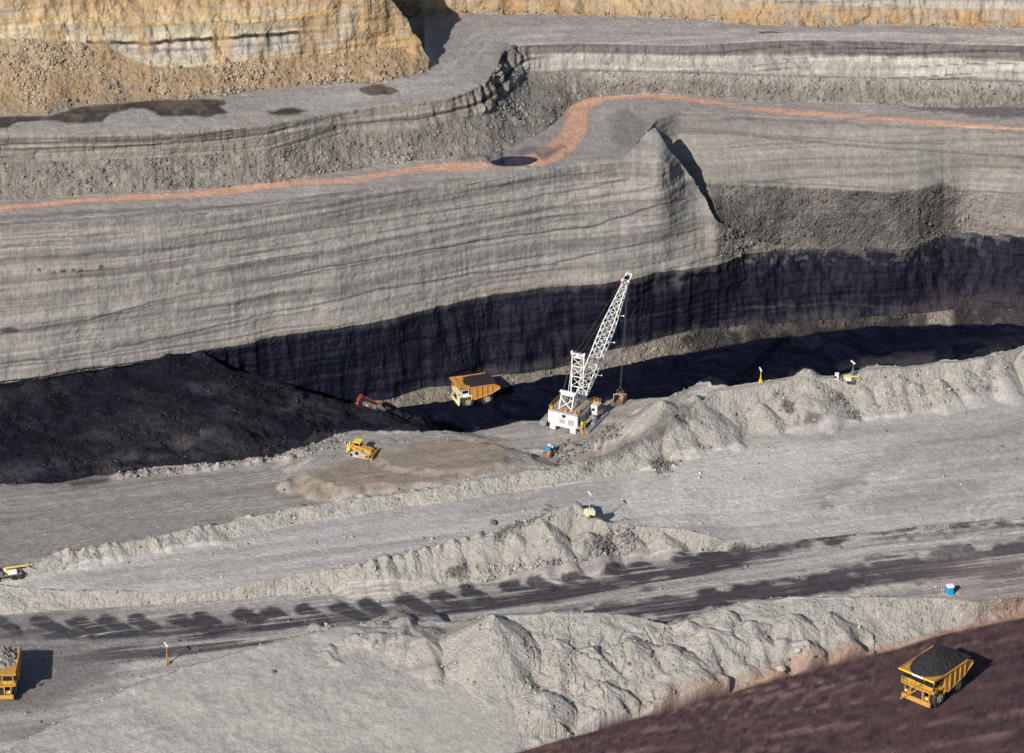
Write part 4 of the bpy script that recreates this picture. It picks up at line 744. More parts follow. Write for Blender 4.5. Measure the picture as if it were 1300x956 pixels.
def haul_truck(label, loc, rz, scale, body_mat, lip_mat, cab_mat, load, board=False):
    t = thing('haul_truck', label, 'haul truck', loc, rz, 'rigid mine haul trucks', scale)
    # chassis
    m = MB(); m.box((-.2, .75, 1.75), (9.0, .35, .7)); m.box((-.2, -.75, 1.75), (9.0, .35, .7)); m.box((-2.6, 0, 1.55), (1.2, 3.6, .9), bev=.15); m.box((2.5, 0, 1.45), (.7, 4.2, .6)); m.box((0, 0, 1.7), (1.6, 1.4, 1.0)); m.bar((-.4,1.9,1.6), (-.4,2.6,1.6), .55, 14); m.box((.1,-2.1,1.7), (1.7,.9,1.0), bev=.12)
    m.build('chassis', P_DRK, t)
    for x, ys, w_ in ((2.45, (2.45, -2.45), .95), (-2.6, (2.55, 1.48, -1.48, -2.55), .88)):
        for y in ys:
            wh = MB().wheel((x, y, 1.5), 1.5, w_, TYRE, 30, 30).build('wheel', P_BLK, t)
            sg = 1 if y > 0 else -1
            if abs(y) > 2: MB().wheel((x, y+sg*.05, 1.5), .80, w_*.9, [(-1,.9),(-.5,1),(.5,1),(1,.95),(1.0,.75),(.7,.6),(.75,.35),(1.12,.32)] if sg > 0 else [(-1.12,.32),(-.75,.35),(-.7,.6),(-1.0,.75),(-1,.95),(-.5,1),(.5,1),(1,.9)], 20).build('rim', P_RIM, wh)
    # front: bumper, radiator frame, deck, stairs
    m = MB(); m.box((4.75, 0, 1.15), (.5, 5.4, .75), bev=.08); m.box((4.55, 0, 2.3), (.4, 2.5, 1.9)); m.box((4.5, 2.25, 2.5), (.3, .12, 2.0)); m.box((4.5, -2.25, 2.5), (.3, .12, 2.0)); m.box((4.5, 0, 3.28), (.5, 5.6, .16))
    m.box((4.45, 1.75, 1.95), (.4, .7, .5)); m.box((4.45, -1.75, 1.95), (.4, .7, .5)); m.build('front_frame', cab_mat, t)
    g = MB().box((4.78, 0, 2.35), (.05, 2.0, 1.5)); [g.box((4.82, 0, 1.75+.2*k), (.05, 2.0, .05)) for k in range(7)]; g.build('radiator_grille', P_DRK, t)
    d = MB().box((3.1, 0, 3.25), (3.0, 6.2, .14)).box((2.45, 2.6, 3.05), (2.6, 1.0, .12)).box((2.45, -2.6, 3.05), (2.6, 1.0, .12)); d.box((1.6, 2.7, 2.55), (.12,.9,1.1)); d.box((1.6,-2.7,2.55),(.12,.9,1.1)); d.build('deck', cab_mat, t)
    r = MB()
    for y in (-3.0, -1.5, 0, 1.4, 3.0): r.bar((4.6, y, 3.3), (4.6, y, 4.25), .035)
    for z in (3.8, 4.25): r.bar((4.6, -3.05, z), (4.6, 3.05, z), .03); r.bar((4.6, -3.05, z), (1.9, -3.05, z), .03)
    for x in (1.9, 3.2): r.bar((x, -3.05, 3.3), (x, -3.05, 4.25), .035)
    r.build('handrail', P_YEL2, t)
    s = MB(); s.bar((5.05,-2.6,.6), (5.05,.3,3.3), .06); s.bar((5.35,-2.6,.6), (5.35,.3,3.3), .06); s.bar((5.05,-2.6,1.5), (5.05,.3,4.2), .03); s.bar((5.35,-2.6,1.5), (5.35,.3,4.2), .03)
    for k in range(9): s.box((5.2, -2.45+.31*k, .75+.29*k), (.4, .28, .05))
    s.build('stairs', cab_mat, t)
    c = MB(); c.box((3.1, 1.75, 3.62), (1.9, 1.9, .6)); c.box((3.1, 1.75, 4.95), (2.1, 2.1, .14), bev=.04)
    for x in (2.2, 4.0):
        for y in (.85, 2.65): c.box((x, y, 4.4), (.14, .14, 1.0))
    c.box((2.2, 1.75, 4.4), (.1, 1.9, 1.0)); cab = c.build('cab', P_WHT if cab_mat != P_YEL else P_YEL, t)
    MB().box((3.1, 1.75, 4.4), (1.72, 1.72, .95)).build('window', P_GLS, cab)
    b = MB().box((3.0, -1.7, 3.75), (1.6, 1.4, .85), bev=.08).box((3.5, -.3, 3.55), (.9, .7, .5)); b.build('equipment_box', cab_mat, t)
    for y in (-2.0, 2.0): MB().bar((4.68, y, 2.2), (4.78, y, 2.2), .16, 12).build('headlight', P_LAMP, t)
    for y in (-3.25, 3.25): MB().bar((4.6, y*.93, 3.9), (4.9, y, 4.2), .03).box((4.9, y, 4.3), (.08, .4, .6)).build('mirror', P_DRK, t)
    # dump body
    top = [(1.85,5.55),(-4.3,5.30),(-5.75,4.55),(-5.9,4.15)]
    side = [(1.95,5.6),(1.35,2.35),(.9,2.05),(-3.6,2.95),(-5.95,4.10),(-5.8,4.62),(-4.3,5.40)]
    body = MB()
    for y in (-3.2, 3.08): body.prism(side, y, y+.12)
    body.prism([(1.95,5.55),(1.30,2.2),(1.15,2.2),(1.80,5.55)], -3.08, 3.08)           # front wall
    body.prism([(1.3,2.2),(.9,2.0),(-3.6,2.9),(-5.95,4.05),(-5.95,4.2),(-3.6,3.05),(.9,2.15),(1.3,2.35)], -3.08, 3.08)   # floor
    bo = body.build('dump_body', body_mat, t)
    MB().prism([(1.95,5.45),(5.0,5.72),(5.0,5.86),(1.85,5.62)], -3.28, 3.28).build('canopy', body_mat, bo)
    if load == 'coal_low': MB().box((4.45, 0, 5.93), (1.0, 6.5, .10)).build('lip_band', lip_mat, bo)
    lp = MB().box((5.06, 0, 5.80), (.16, 6.7, .22)); lp.build('lip', lip_mat, bo)
    if board: MB().box((5.16, .25, 5.80), (.05, 2.0, .30)).build('board', P_SIGN, bo)
    for y, sg in ((-3.2, -1), (3.2, 1)):
        rb = MB()
        rb.bar((1.9, y+sg*.05, 5.62), (-4.3, y+sg*.05, 5.42), .14, 6); rb.bar((-4.3, y+sg*.05, 5.42), (-5.8, y+sg*.05, 4.62), .13, 6); rb.bar((-5.8, y+sg*.05, 4.62), (-5.95, y+sg*.05, 4.1), .12, 6)
        for x in (.4, -1.0, -2.4, -3.7): rb.box((x, y+sg*.09, (5.5+2.2-min(0,(x-.9))*.22)/2), (.22, .2, 5.3-2.3+min(0,(x-.9))*.2))
        rb.bar((1.35, y+sg*.06, 2.4), (.9, y+sg*.06, 2.08), .1); rb.bar((.9, y+sg*.06, 2.08), (-3.6, y+sg*.06, 2.95), .11); rb.bar((-3.6, y+sg*.06, 2.95), (-5.95, y+sg*.06, 4.1), .11)
        rb.prism([(1.9,5.62),(5.0,5.90),(5.0,6.02),(1.9,5.85)], y-.05, y+.05)
        rb.build('body_rib', body_mat, bo)
    if load == 'coal_low': lump_load('load', P_COAL, bo, -5.2, 4.0, 3.05, 5.55, .35, 4, .05)
    elif load == 'coal_high': lump_load('load', P_COAL, bo, -5.5, 5.0, 3.2, 5.55, 2.5, 5, .08)
    else: lump_load('load', P_LOAD, bo, -5.3, 3.6, 3.1, 5.1, 2.0, 6, .22)
    return t
def heading(dx, dy): return math.atan2(dy, dx)
g1 = ground(602, 508)
haul_truck('dusty orange haul truck driving on the black pit floor left of the dragline', (g1.x, g1.y, g1.z-.05), heading(-.95, -.36), .97, P_ORA, P_YEL, P_CRM, 'coal_low')
g2 = ground(1186, 882)
haul_truck('yellow haul truck heaped with black coal on the dark red brown road', (g2.x, g2.y, g2.z-.02), heading(-.64, -.77), 1.27, P_YEL, P_YEL2, P_YEL, 'coal_high', True)
g3 = ground(2, 873)
haul_truck('orange yellow haul truck loaded with grey rock, cut off by the left edge', (g3.x, g3.y, g3.z-.02), heading(.03, -1), 1.16, P_YEL, P_YEL, P_YEL, 'rock')

# ------------------------------------------------------------------ dragline (front = +X)
def lattice(m, P0, P1, w0, wm, w1, d0, dm, d1, n, up, rc, rl, q0=.25, q1=.8, yoff=0):
    """rectangular lattice girder from P0 to P1; w = width along y, d = depth along up"""
    P0, P1 = Vector(P0), Vector(P1); ax = (P1-P0); ux = ax.normalized(); side = Vector((0, 1, 0)); up = (Vector(up)-ux*Vector(up).dot(ux)).normalized()
    def sec(t):
        f = lambda a, b, c: a+(b-a)*t/q0 if t < q0 else (b if t < q1 else b+(c-b)*(t-q1)/(1-q1))
        w_, d_ = f(w0, wm, w1), f(d0, dm, d1); c = P0+ax*t
        return [c+side*sy*w_/2+up*sz*d_/2 for sy, sz in ((-1,-1),(1,-1),(1,1),(-1,1))]
    S_ = [sec(i/n) for i in range(n+1)]
    for i in range(n+1):
        for k in range(4): m.bar(S_[i][k], S_[i][(k+1) % 4], rl, 4)
        if i < n:
            for k in range(4):
                m.bar(S_[i][k], S_[i+1][k], rc, 6)
                a, b = (k, (k+1) % 4) if i % 2 == 0 else ((k+1) % 4, k)
                m.bar(S_[i][a], S_[i+1][b], rl, 4)
                if k in (0, 2): m.bar(S_[i][b], S_[i+1][a], rl, 4)
    return S_
gd = ground(728.5, 533)
DZ = gd.z
dh = heading(.44, .898)
dl_ = thing('dragline', 'white walking dragline with a raised lattice boom on the brown bench at the pit rim', 'dragline', (gd.x, gd.y, DZ), dh)
m = MB(); m.bar((0,0,0), (0,0,.75), 3.1, 28); m.build('base_tub', P_DRK, dl_)
m = MB(); m.bar((0,0,.75), (0,0,1.35), 2.4, 24); m.box((.3,0,1.5), (10.2,6.6,.35)); m.build('revolving_frame', P_GRY, dl_)
m = MB(); m.box((-5.2,2.5,.95), (1.3,1.3,1.5)); m.box((-5.2,-2.5,.95), (1.3,1.3,1.5)); m.box((-5.5,0,1.45), (.6,5.2,.5)); m.build('counterweight', P_WHT, dl_)
hs = MB(); hs.prism([(-5.8,-3.6),(1.6,-3.6),(1.6,-2.2),(2.3,-1.6),(2.3,1.8),(1.6,3.6),(-5.8,3.6)], 1.7, 4.85, 'z'); house = hs.build('machinery_house', P_WHT, dl_)
MB().box((-2.0,0,4.93), (7.4,7.0,.12)).box((-1.5,-.8,5.05),(2.4,2.0,.25)).build('roof', P_ROOF, house)
MB().box((-5.83,0,4.72), (.10,7.3,.22)).box((-2.1,-3.63,4.72),(7.4,.10,.22)).build('roof_edge', P_SHOE, house)
for y, z, w_, h_, mt, nm_ in ((-.25,4.0,.9,.75,P_GLS,'window'), (.2,2.7,1.35,1.3,P_DST,'louvre'), (-2.0,2.7,1.45,1.5,P_DST,'louvre')):
    o = MB().box((-5.83,y,z), (.08,w_,h_)); 
    if nm_ == 'louvre': [o.box((-5.89,y,z-h_/2+.1+.16*k), (.05,w_-.1,.04)) for k in range(int(h_/.16))]
    o.build(nm_, mt, house)
for x, w_, h_, mt, nm_ in ((-4.8,1.0,2.3,P_GLS,'door'), (-3.1,1.5,1.7,P_DST,'louvre'), (-1.1,1.6,1.7,P_SHOE,'louvre'), (.5,.9,2.0,P_GLS,'door')):
    o = MB().box((x,-3.63,1.8+h_/2+.15), (w_,.08,h_)); [o.box((x,-3.69,1.98+h_*k/6), (w_-.1,.05,.04)) for k in range(6)] if nm_ == 'louvre' else None
    o.build(nm_, mt, house)
rl = MB()
def rail(m, pts, h=1.0, step=1.3, r=.045):
    for i in range(len(pts)-1):
        a, b = Vector(pts[i]), Vector(pts[i+1]); n = max(1, int((b-a).length/step))
        for k in range(n+1): p = a.lerp(b, k/n); m.bar(p, p+Vector((0,0,h)), r)
        for z in (h*.5, h): m.bar(a+Vector((0,0,z)), b+Vector((0,0,z)), r*.9)
rail(rl, [(1.5,-3.5,4.98),(-5.6,-3.5,4.98),(-5.6,3.5,4.98),(1.5,3.5,4.98)]); 
for x, y in ((-5.4,2.9),(-5.4,-2.9),(-5.4,-.6),(-4.2,-3.3),(-5.2,3.3)): rl.box((x,y,5.35), (.5,.5,.65))
rl.build('handrail', P_YEL, dl_)
wk = MB(); wk.box((-1.4,-4.15,1.75), (9.0,1.0,.12)); wkw = wk.build('walkway', P_DST, dl_); w2_ = MB().box((-5.6,3.95,2.4),(.9,.8,.12)).build('side_step', P_DST, dl_); r9 = MB(); rail(r9, [(-6.0,4.3,2.45),(-5.2,4.3,2.45)], .9, .5); r9.build('handrail', P_YEL, w2_)
r2 = MB(); rail(r2, [(-5.4,-4.6,1.8),(2.8,-4.6,1.8)]); r2.box((-4.6,-4.2,2.5),(.5,.4,.9)); r2.build('handrail', P_YEL2, wkw)
stt = MB(); stt.bar((-5.2,-4.1,1.8), (-6.3,-5.3,0), .09); stt.bar((-4.5,-4.5,1.8), (-5.6,-5.7,0), .09); stt.bar((-5.2,-4.1,2.8), (-6.3,-5.3,1.0), .05); stt.bar((-4.5,-4.5,2.8), (-5.6,-5.7,1.0), .05)
for k in range(8): f_ = k/8; stt.box((-4.9-1.1*f_,-4.3-1.2*f_,1.75-1.75*f_), (.7,.28,.05), rz=-.55)
stt.build('stairs', P_YEL, dl_)
CX = -2.9
cb = MB(); cb.box((4.9+CX,-4.4,3.0), (2.1,1.7,2.5), bev=.06); cb.box((4.9+CX,-4.4,4.32),(2.3,1.9,.14)); cabd = cb.build('cab', P_WHT, dl_)
for c_, d_ in (((3.83+CX,-4.4,3.4), (.06,.7,.7)), ((5.95+CX,-4.4,3.3), (.08,1.4,1.3)), ((5.2+CX,-5.26,3.3), (1.2,.07,1.0))): MB().box(c_, d_).build('window', P_GLS, cabd)
r3 = MB(); rail(r3, [(3.9+CX,-5.3,4.4),(6.0+CX,-5.3,4.4),(6.0+CX,-3.5,4.4),(3.9+CX,-3.5,4.4),(3.9+CX,-5.3,4.4)], .9, .9, .05); r3.box((5.6+CX,-3.8,4.7),(.7,.5,.5)); r3.build('handrail', P_YEL, cabd)
pf_ = MB().box((6.9+CX,-4.6,1.85), (2.6,1.9,.12)).build('platform', P_DST, dl_); r3 = MB(); rail(r3, [(6.2+CX,-5.5,1.9),(8.1+CX,-5.5,1.9),(8.1+CX,-3.8,1.9)], 1.0, .8); r3.build('handrail', P_YEL, pf_)
MB().prism([(2.3,1.7),(4.6,1.7),(4.6,2.6),(3.4,4.4),(2.3,4.6)], -1.9, 1.9).build('boom_seat', P_WHT, dl_)
for sy in (-1, 1):
    sh = MB(); sh.prism([(-5.2,.15),(-4.8,0),(5.6,0),(6.1,.2),(6.1,.75),(5.5,1.0),(-4.7,1.0),(-5.2,.75)], sy*5.3-.8, sy*5.3+.8); sh.box((0,sy*5.3,1.2),(2.6,.9,.5)); sh.build('walking_shoe', P_SHOE, dl_)
    MB().bar((0,sy*3.2,2.0), (0,sy*5.6,1.9), .42, 14).wheel((0,sy*5.0,1.9), .75, .5, [(-1,1),(1,1)], 16).build('walking_cam', P_GRY, dl_)
# boom
BF = Vector((2.9, -.1, 4.2)); BT = Vector((27.8, .0, 22.7))
m = MB(); SB = lattice(m, BF, BT, 2.4, 2.6, 1.1, .7, 2.0, .8, 18, (0,0,1), .13, .048, .22, .62)
boom = m.build('boom', P_WHT, dl_)
ps = MB(); sv = [a for a in SB]
cen = lambda i: sum(SB[i], Vector())/4
ps2 = MB(); ps2.path([cen(i)+Vector((.0,0,0)) for i in range(2, 17)], .07, 5)
for i in range(2, 17): ps2.box(cen(i), (.5,.7,.08))
ps2.build('boom_walkway', P_RIB, boom)
m = MB(); ux = (BT-BF).normalized()
for y in (-.45, .0, .45): m.wheel((BT.x+ux.x*.5, y, BT.z+ux.z*.5), .72, .16, [(-1,1),(-.4,.82),(.4,.82),(1,1)], 20)
m.build('point_sheave', P_DRK, boom)
m = MB()
for y in (-.7, .7): m.bar(BT+Vector((0,y,0)), BT+ux*2.0+Vector((-.3,y*.9,.1)), .16); m.box(BT+Vector((-.4,y,.1)), (.9,.5,.9))
m.bar(BT+ux*2.0+Vector((-.3,-.65,.1)), BT+ux*2.0+Vector((-.3,.65,.1)), .1); m.build('boom_head', P_WHT, boom)
for y in (-.7,.8): MB().box(BT-ux*1.0+Vector((-.2,y,.5)), (.5,.4,.4)).build('warning_lamp', P_RED, boom)
for k, t_ in ((4,.5),(9,-.5),(13,.4)):
    c_ = SB[k][0]; MB().bar(c_, c_+Vector((.4,-.9,.1)), .05).box(c_+Vector((.4,-1.0,.1)), (.2,.3,.25)).build('floodlight', P_LAMP, boom)
# mast tower standing on the front of the roof
MF0, MT0 = 3.0, 15.9
m = MB()
for sy in (-1, 1):
    for x0, x1 in ((1.5, 2.0),):
        m.bar((x0, sy*1.5, 4.6), (x1, sy*1.42, MT0), .17, 6)
    m.bar((-1.2, sy*1.2, 4.9), (1.9, sy*1.2, MT0-.4), .06, 6)
zz = [7.8, 10.3, 12.8, 15.0, 15.7]
for i, z in enumerate(zz):
    xx = 1.5+.5*(z-4.6)/11.3; m.bar((xx,-1.5,z), (xx,1.5,z), .12)
    if i < len(zz)-1:
        x2 = 1.5+.5*(zz[i+1]-4.6)/11.3
        m.bar((xx,-1.5,z), (x2,1.5,zz[i+1]), .07); m.bar((xx,1.5,z), (x2,-1.5,zz[i+1]), .07)
m.box((2.0,0,MT0), (.6,3.3,.4)); m.box((2.0,-1.5,MT0+.35),(.5,.4,.4)); m.box((2.0,1.5,MT0+.35),(.5,.4,.4)); mast = m.build('mast', P_WHT, dl_)
for y in (-.6, .6): MB().wheel((2.1,y,MT0+.1),.6,.2,[(-1,1),(1,1)],18).build('sheave', P_GRY, mast)
# rear gantry
m = MB(); A = Vector((-3.6,0,0))
for sy in (-1, 1):
    m.bar((-4.6,sy*1.55,4.95), (-3.2,sy*1.5,8.6), .15); m.bar((-2.0,sy*1.55,4.95), (-3.0,sy*1.5,8.5), .11); m.bar((-3.9,sy*1.5,6.8), (-2.3,sy*1.5,5.0), .08)
m.bar((-4.5,-1.5,5.1), (-3.7,1.5,7.4), .10); m.bar((-4.5,1.5,5.1), (-3.7,-1.5,7.4), .10); m.box((-3.1,0,8.7), (.7,3.9,.35)); m.box((-3.1,0,8.2),(.5,3.3,.5))
gan = m.build('rear_gantry', P_WHT, dl_)
m = MB(); 
for y in (-1.0,-.3,.4,1.1): m.wheel((-.9,y,5.6),.65,.35,[(-1,1.1),(-.8,.8),(.8,.8),(1,1.1)],16)
m.build('winch_drum', P_DST, dl_)
m = MB()
for y in (-.55, .55): m.bar((2.1,y,MT0+.3), (BT.x-.3,y,BT.z+.6), .035, 5)
for y in (-1.2, 1.2): m.bar((2.0,y,MT0+.3), (-3.2,y,8.8), .05, 5)
m.bar((.0,0,5.4), (BF.x+ux.x*20,0,BF.z+ux.z*20+1.2), .03, 5)
m.build('suspension_rope', P_ROPE, dl_)
# bucket, hanging from the boom ropes at the rim
inv = dl_.matrix_basis.inverted() if hasattr(dl_, 'matrix_basis') else None
gb = ground(787, 510); bk_w = Vector((gb.x, gb.y, gb.z+.05))
R_ = Matrix.Rotation(dh, 4, 'Z'); loc_b = R_.inverted() @ (bk_w-Vector((gd.x, gd.y, DZ)))
bk = thing('dragline_bucket', 'rusty open dragline bucket on hoist chains at the pit rim right of the dragline', 'bucket', bk_w, dh)
m = MB(); m.prism([(-1.3,.1),(1.1,0),(1.5,.5),(1.5,1.7),(-.9,1.5),(-1.3,1.0)], -1.15, -1.0); m.prism([(-1.3,.1),(1.1,0),(1.5,.5),(1.5,1.7),(-.9,1.5),(-1.3,1.0)], 1.0, 1.15)
m.prism([(-1.3,.1),(1.1,0),(1.5,.5),(1.5,1.7),(1.35,1.7),(1.35,.55),(1.05,.15),(-1.3,.22)], -1.0, 1.0); m.build('shell', P_RIB, bk)
MB().path([(-1.0,-1.1,1.4),(-1.0,-1.1,2.3),(-1.0,0,2.6),(-1.0,1.1,2.3),(-1.0,1.1,1.4)], .12).build('arch', P_DST, bk)
m = MB(); [m.box((-1.55,y,.14), (.6,.16,.14)) for y in (-.8,-.4,0,.4,.8)]; m.build('teeth', P_DST, bk)
m = MB(); m.path([(.3,-1.1,1.2),(.2,-.9,2.8),(.2,0,3.9)], .06); m.path([(.3,1.1,1.2),(.2,.9,2.8),(.2,0,3.9)], .06); m.bar((.2,-.9,2.8),(.2,.9,2.8),.07); m.build('chain', P_ROPE, bk)
for y in (-1.0, 1.0): MB().path([(-1.3,y,.8),(-3.2,y*.3,.7)], .06).build('chain', P_ROPE, bk)
m = MB(); top_ = BT+ux*.9; 
for y in (-.12,.12): m.bar((top_.x, y, top_.z), loc_b+Vector((.2,y,3.9)), .032, 5)
m.bar((5.2,-.3,1.9), loc_b+Vector((-3.2,0,.7)), .045, 5)
m.build('hoist_rope', P_ROPE, dl_)

# ------------------------------------------------------------------ bulldozer (front = +X)
gz = ground(461, 577)
dz_ = thing('bulldozer', 'yellow tracked bulldozer on the brown bench left of the dragline', 'bulldozer', (gz.x, gz.y, gz.z-.05), heading(.93, -.36), None, .95)
for sy in (-1, 1):
    tr = MB().prism([(-2.6,.25),(-2.3,0),(1.9,0),(2.3,.3),(2.35,.7),(1.9,1.0),(-.3,1.75),(-.9,1.75),(-2.5,.9)], sy*1.35-.33, sy*1.35+.33).build('track', P_DST, dz_)
    for x_, z_, r0_ in ((-.6,1.2,.5),(1.8,.55,.42),(-2.05,.55,.42)): MB().wheel((x_,sy*1.55,z_),r0_,.4,[(-1,.7),(-.9,1),(.9,1),(1,.7)],16).build('track_wheel', P_DRK, tr)
MB().prism([(-1.9,.8),(2.5,.8),(2.6,1.9),(.4,2.45),(-.3,2.45),(-.4,1.9),(-1.9,1.9)], -.85, .85).box((-1.5,0,2.0),(1.2,2.5,.5)).box((-.2,1.35,1.95),(1.8,.6,.25)).box((-.2,-1.35,1.95),(1.8,.6,.25)).build('body', P_YEL, dz_)
MB().bar((1.1,.45,2.2),(1.1,.45,3.1),.11).build('exhaust', P_DRK, dz_)
c = MB().box((-.95,0,2.4),(1.5,1.7,.5)); [c.box((x,y,3.0),(.12,.12,1.0)) for x in (-1.65,-.25) for y in (-.8,.8)]; cabz = c.build('cab', P_YEL, dz_)
MB().box((-.95,0,3.0),(1.3,1.5,.85)).build('window', P_GLS, cabz); MB().box((-.95,0,3.55),(1.9,2.1,.16),bev=.05).build('roof', P_YEL2, cabz)
MB().prism([(3.2,.0),(3.5,.1),(3.35,.7),(3.55,1.7),(3.4,1.75),(3.15,.9)], -2.2, 2.2).build('blade', P_YEL, dz_)
m = MB(); [m.bar((-.2,y,.6),(3.2,y*1.15,.5),.14) for y in (-1.75,1.75)]; [m.bar((1.9,y,1.9),(3.2,y,1.3),.09) for y in (-.7,.7)]; m.build('push_arm', P_YEL, dz_)
MB().box((-2.9,0,1.4),(.5,2.0,.5)).box((-3.4,.6,1.5),(.25,.25,2.4),ry=.1).box((-3.4,-.6,1.5),(.25,.25,2.4),ry=.1).bar((-2.3,.5,2.1),(-3.2,.5,1.9),.1).bar((-2.3,-.5,2.1),(-3.2,-.5,1.9),.1).build('ripper', P_YEL2, dz_)

# ------------------------------------------------------------------ red excavator behind the coal heap (front = +X)
_, Yx, _ = at(452, 541, -30)
Xx = float(at(452, 541, -30)[0]); ex = thing('excavator', 'red excavator mostly hidden behind the coal heap at the left end of the pit', 'excavator', (Xx, float(Yx), -30.0), heading(.95, .3), None, .9)
for sy in (-1, 1): MB().prism([(-2.6,.3),(-2.2,0),(2.2,0),(2.6,.3),(2.6,.8),(2.2,1.1),(-2.2,1.1),(-2.6,.8)], sy*1.6-.4, sy*1.6+.4).build('track', P_DRK, ex)
MB().bar((0,0,1.0),(0,0,1.5),1.2,20).prism([(-3.0,1.5),(2.0,1.5),(2.0,2.6),(.8,3.2),(-3.0,3.3)], -1.7, 1.7).build('body', P_RED, ex)
cx_ = MB().box((1.5,1.2,3.0),(1.5,1.1,1.9),bev=.06).build('cab', P_GRY, ex); MB().box((2.28,1.2,3.3),(.06,.9,1.0)).box((1.5,1.78,3.3),(1.1,.06,.9)).build('window', P_GLS, cx_)
bp_ = [(.9,2.6),(.6,5.2),(.9,7.6),(1.9,8.7),(2.6,8.6),(6.0,6.0),(5.7,5.4),(2.4,7.5),(1.9,7.2),(1.7,5.0),(1.9,2.6)]
m = MB().prism(bp_, -.32, .32); m.build('boom', P_DRK, ex)
for y in (-.48, .48): MB().path([(.7,y,2.6),(.35,y,5.2),(.65,y,7.7),(1.3,y,8.8),(1.9,y,9.1)], .12).build('hydraulic_pipe', P_RED, ex)
MB().prism([(5.6,6.4),(6.2,5.9),(8.9,2.7),(8.4,2.5),(5.5,5.3)], -.28, .28).build('stick', P_GRY, ex); MB().path([(2.6,-.4,8.6),(5.8,-.4,6.4),(7.6,-.35,4.6)], .12).build('hydraulic_ram', P_RED, ex)
MB().prism([(8.2,2.9),(9.4,2.7),(9.8,1.6),(9.0,.9),(8.2,1.2),(8.5,1.9)], -.9, .9).build('bucket', P_DRK, ex)

# ------------------------------------------------------------------ lighting towers
def tower(label, px, py, h, rz, base, mastm, kind):
    g = ground(px, py); t = thing('lighting_tower', label, 'lighting tower', (g.x, g.y, g.z), rz, 'mobile lighting towers')
    if kind == 'trailer':
        MB().prism([(-1.0,.45),(1.0,.45),(1.0,1.5),(.8,1.75),(-.8,1.75),(-1.0,1.5)], -.65, .65).build('generator_box', base, t)
        MB().box((1.02,0,1.0),(.05,.9,.6)).build('louvre', P_GRY, t)
        for y in (-.72,.72): MB().wheel((0,y,.38),.38,.22,TYRE,16).build('wheel', P_BLK, t)
        MB().bar((-1.0,0,.45),(-2.0,0,.4),.06).bar((-.8,-1.3,.05),(-.8,1.3,.05),.05).bar((.8,-1.3,.05),(.8,1.3,.05),.05).build('drawbar', P_RIB, t)
        mb = .9
    else:
        MB().bar((.55,0,.05),(0,0,1.5),.06).bar((-.4,.5,.05),(0,0,1.5),.06).bar((-.4,-.5,.05),(0,0,1.5),.06).box((0,0,.5),(.5,.45,.7)).build('tripod_base', base, t); mb = .5
    mo = MB().bar((0,0,mb),(0,0,h*.55),.13 if kind != 'trailer' else .10).bar((0,0,h*.5),(0,0,h),.08 if kind != 'trailer' else .07).build('mast', mastm, t)
    MB().bar((0,-.7,h),(0,.7,h),.05).build('crossbar', P_GRY if kind == 'trailer' else mastm, mo)
    for y in (-.65,-.25,.25,.65): MB().box((-.1,y,h+.12),(.22,.3,.3)).build('lamp', P_LAMP, t)
    return t
tower('cream trailer lighting tower standing in a hollow of the spoil pile', 749, 655, 5.6, heading(.9,.3), P_CRM, P_DST, 'trailer')
tower('thin yellow lighting tower standing on the crest of the pit rim spoil', 965.5, 485, 3.4, heading(1,.2), P_YEL2, P_YEL2, 'post')
tower('orange lighting mast on legs beside the grey haul road at the lower left', 213, 843, 4.6, heading(1,.5), P_ORA, P_ORA, 'post')
tower('small white lamp mast behind the rim near the yellow loader truck', 1083, 474, 3.0, heading(1,.5), P_GRY, P_GRY, 'post')
# ------------------------------------------------------------------ blue portable toilet with pegs beside it
g = ground(1205, 753); pt = thing('portable_toilet', 'small bright blue cabin with a white roof above the red brown road', 'cabin', g, heading(.3,-1))
MB().box((0,0,1.0),(1.25,1.25,1.9),bev=.05).build('cabin_wall', P_BLU, pt); MB().prism([(-.7,1.95),(.7,1.95),(.45,2.25),(-.45,2.25)],-.7,.7).build('roof', P_SIGN, pt)
MB().box((.64,0,.95),(.05,.85,1.6)).build('door', P_BLU, pt); MB().box((.64,.1,1.75),(.07,.5,.18)).build('notice', P_RED, pt); MB().box((0,0,.04),(1.5,1.5,.12)).build('skid', P_DST, pt)
for dx_ in (-1.2, -1.7):
    g_ = ground(1205+dx_*6, 753); st_ = MB().bar((0,0,0),(0,0,1.3),.05).build('marker_peg', P_CRM, None); st_.location = g_; tag(st_, 'short pale marker peg standing left of the blue cabin', 'peg', 'pegs beside the blue cabin')
# ------------------------------------------------------------------ tank trailer near the dragline
g = ground(697, 577); tt_ = thing('service_trailer', 'small rusty service trailer with a bright blue tank below the dragline', 'trailer', g, heading(.45,.89))
MB().box((0,0,.7),(3.4,2.0,.18)).box((-1.6,0,.95),(.1,2.0,.5)).bar((1.7,0,.65),(3.0,0,.5),.08).build('chassis', P_RIB, tt_)
MB().bar((-.2,.1,1.45),(-.2,.1,2.2),.62,18).build('tank', P_BLU, tt_); MB().box((-.9,-.5,1.15),(.9,.7,.75)).build('pump_box', P_ORA, tt_); MB().box((1.1,.2,1.35),(.9,1.4,1.1),bev=.05).build('hose_box', P_GRY, tt_); MB().box((.8,.3,2.1),(.7,.7,.3)).box((.6,-.5,2.05),(.4,.4,.3)).build('lid', P_SIGN, tt_)
for x in (-.7,.6):
    for y in (-1.0,1.0): MB().wheel((x,y,.45),.45,.3,TYRE,16).build('wheel', P_BLK, tt_)
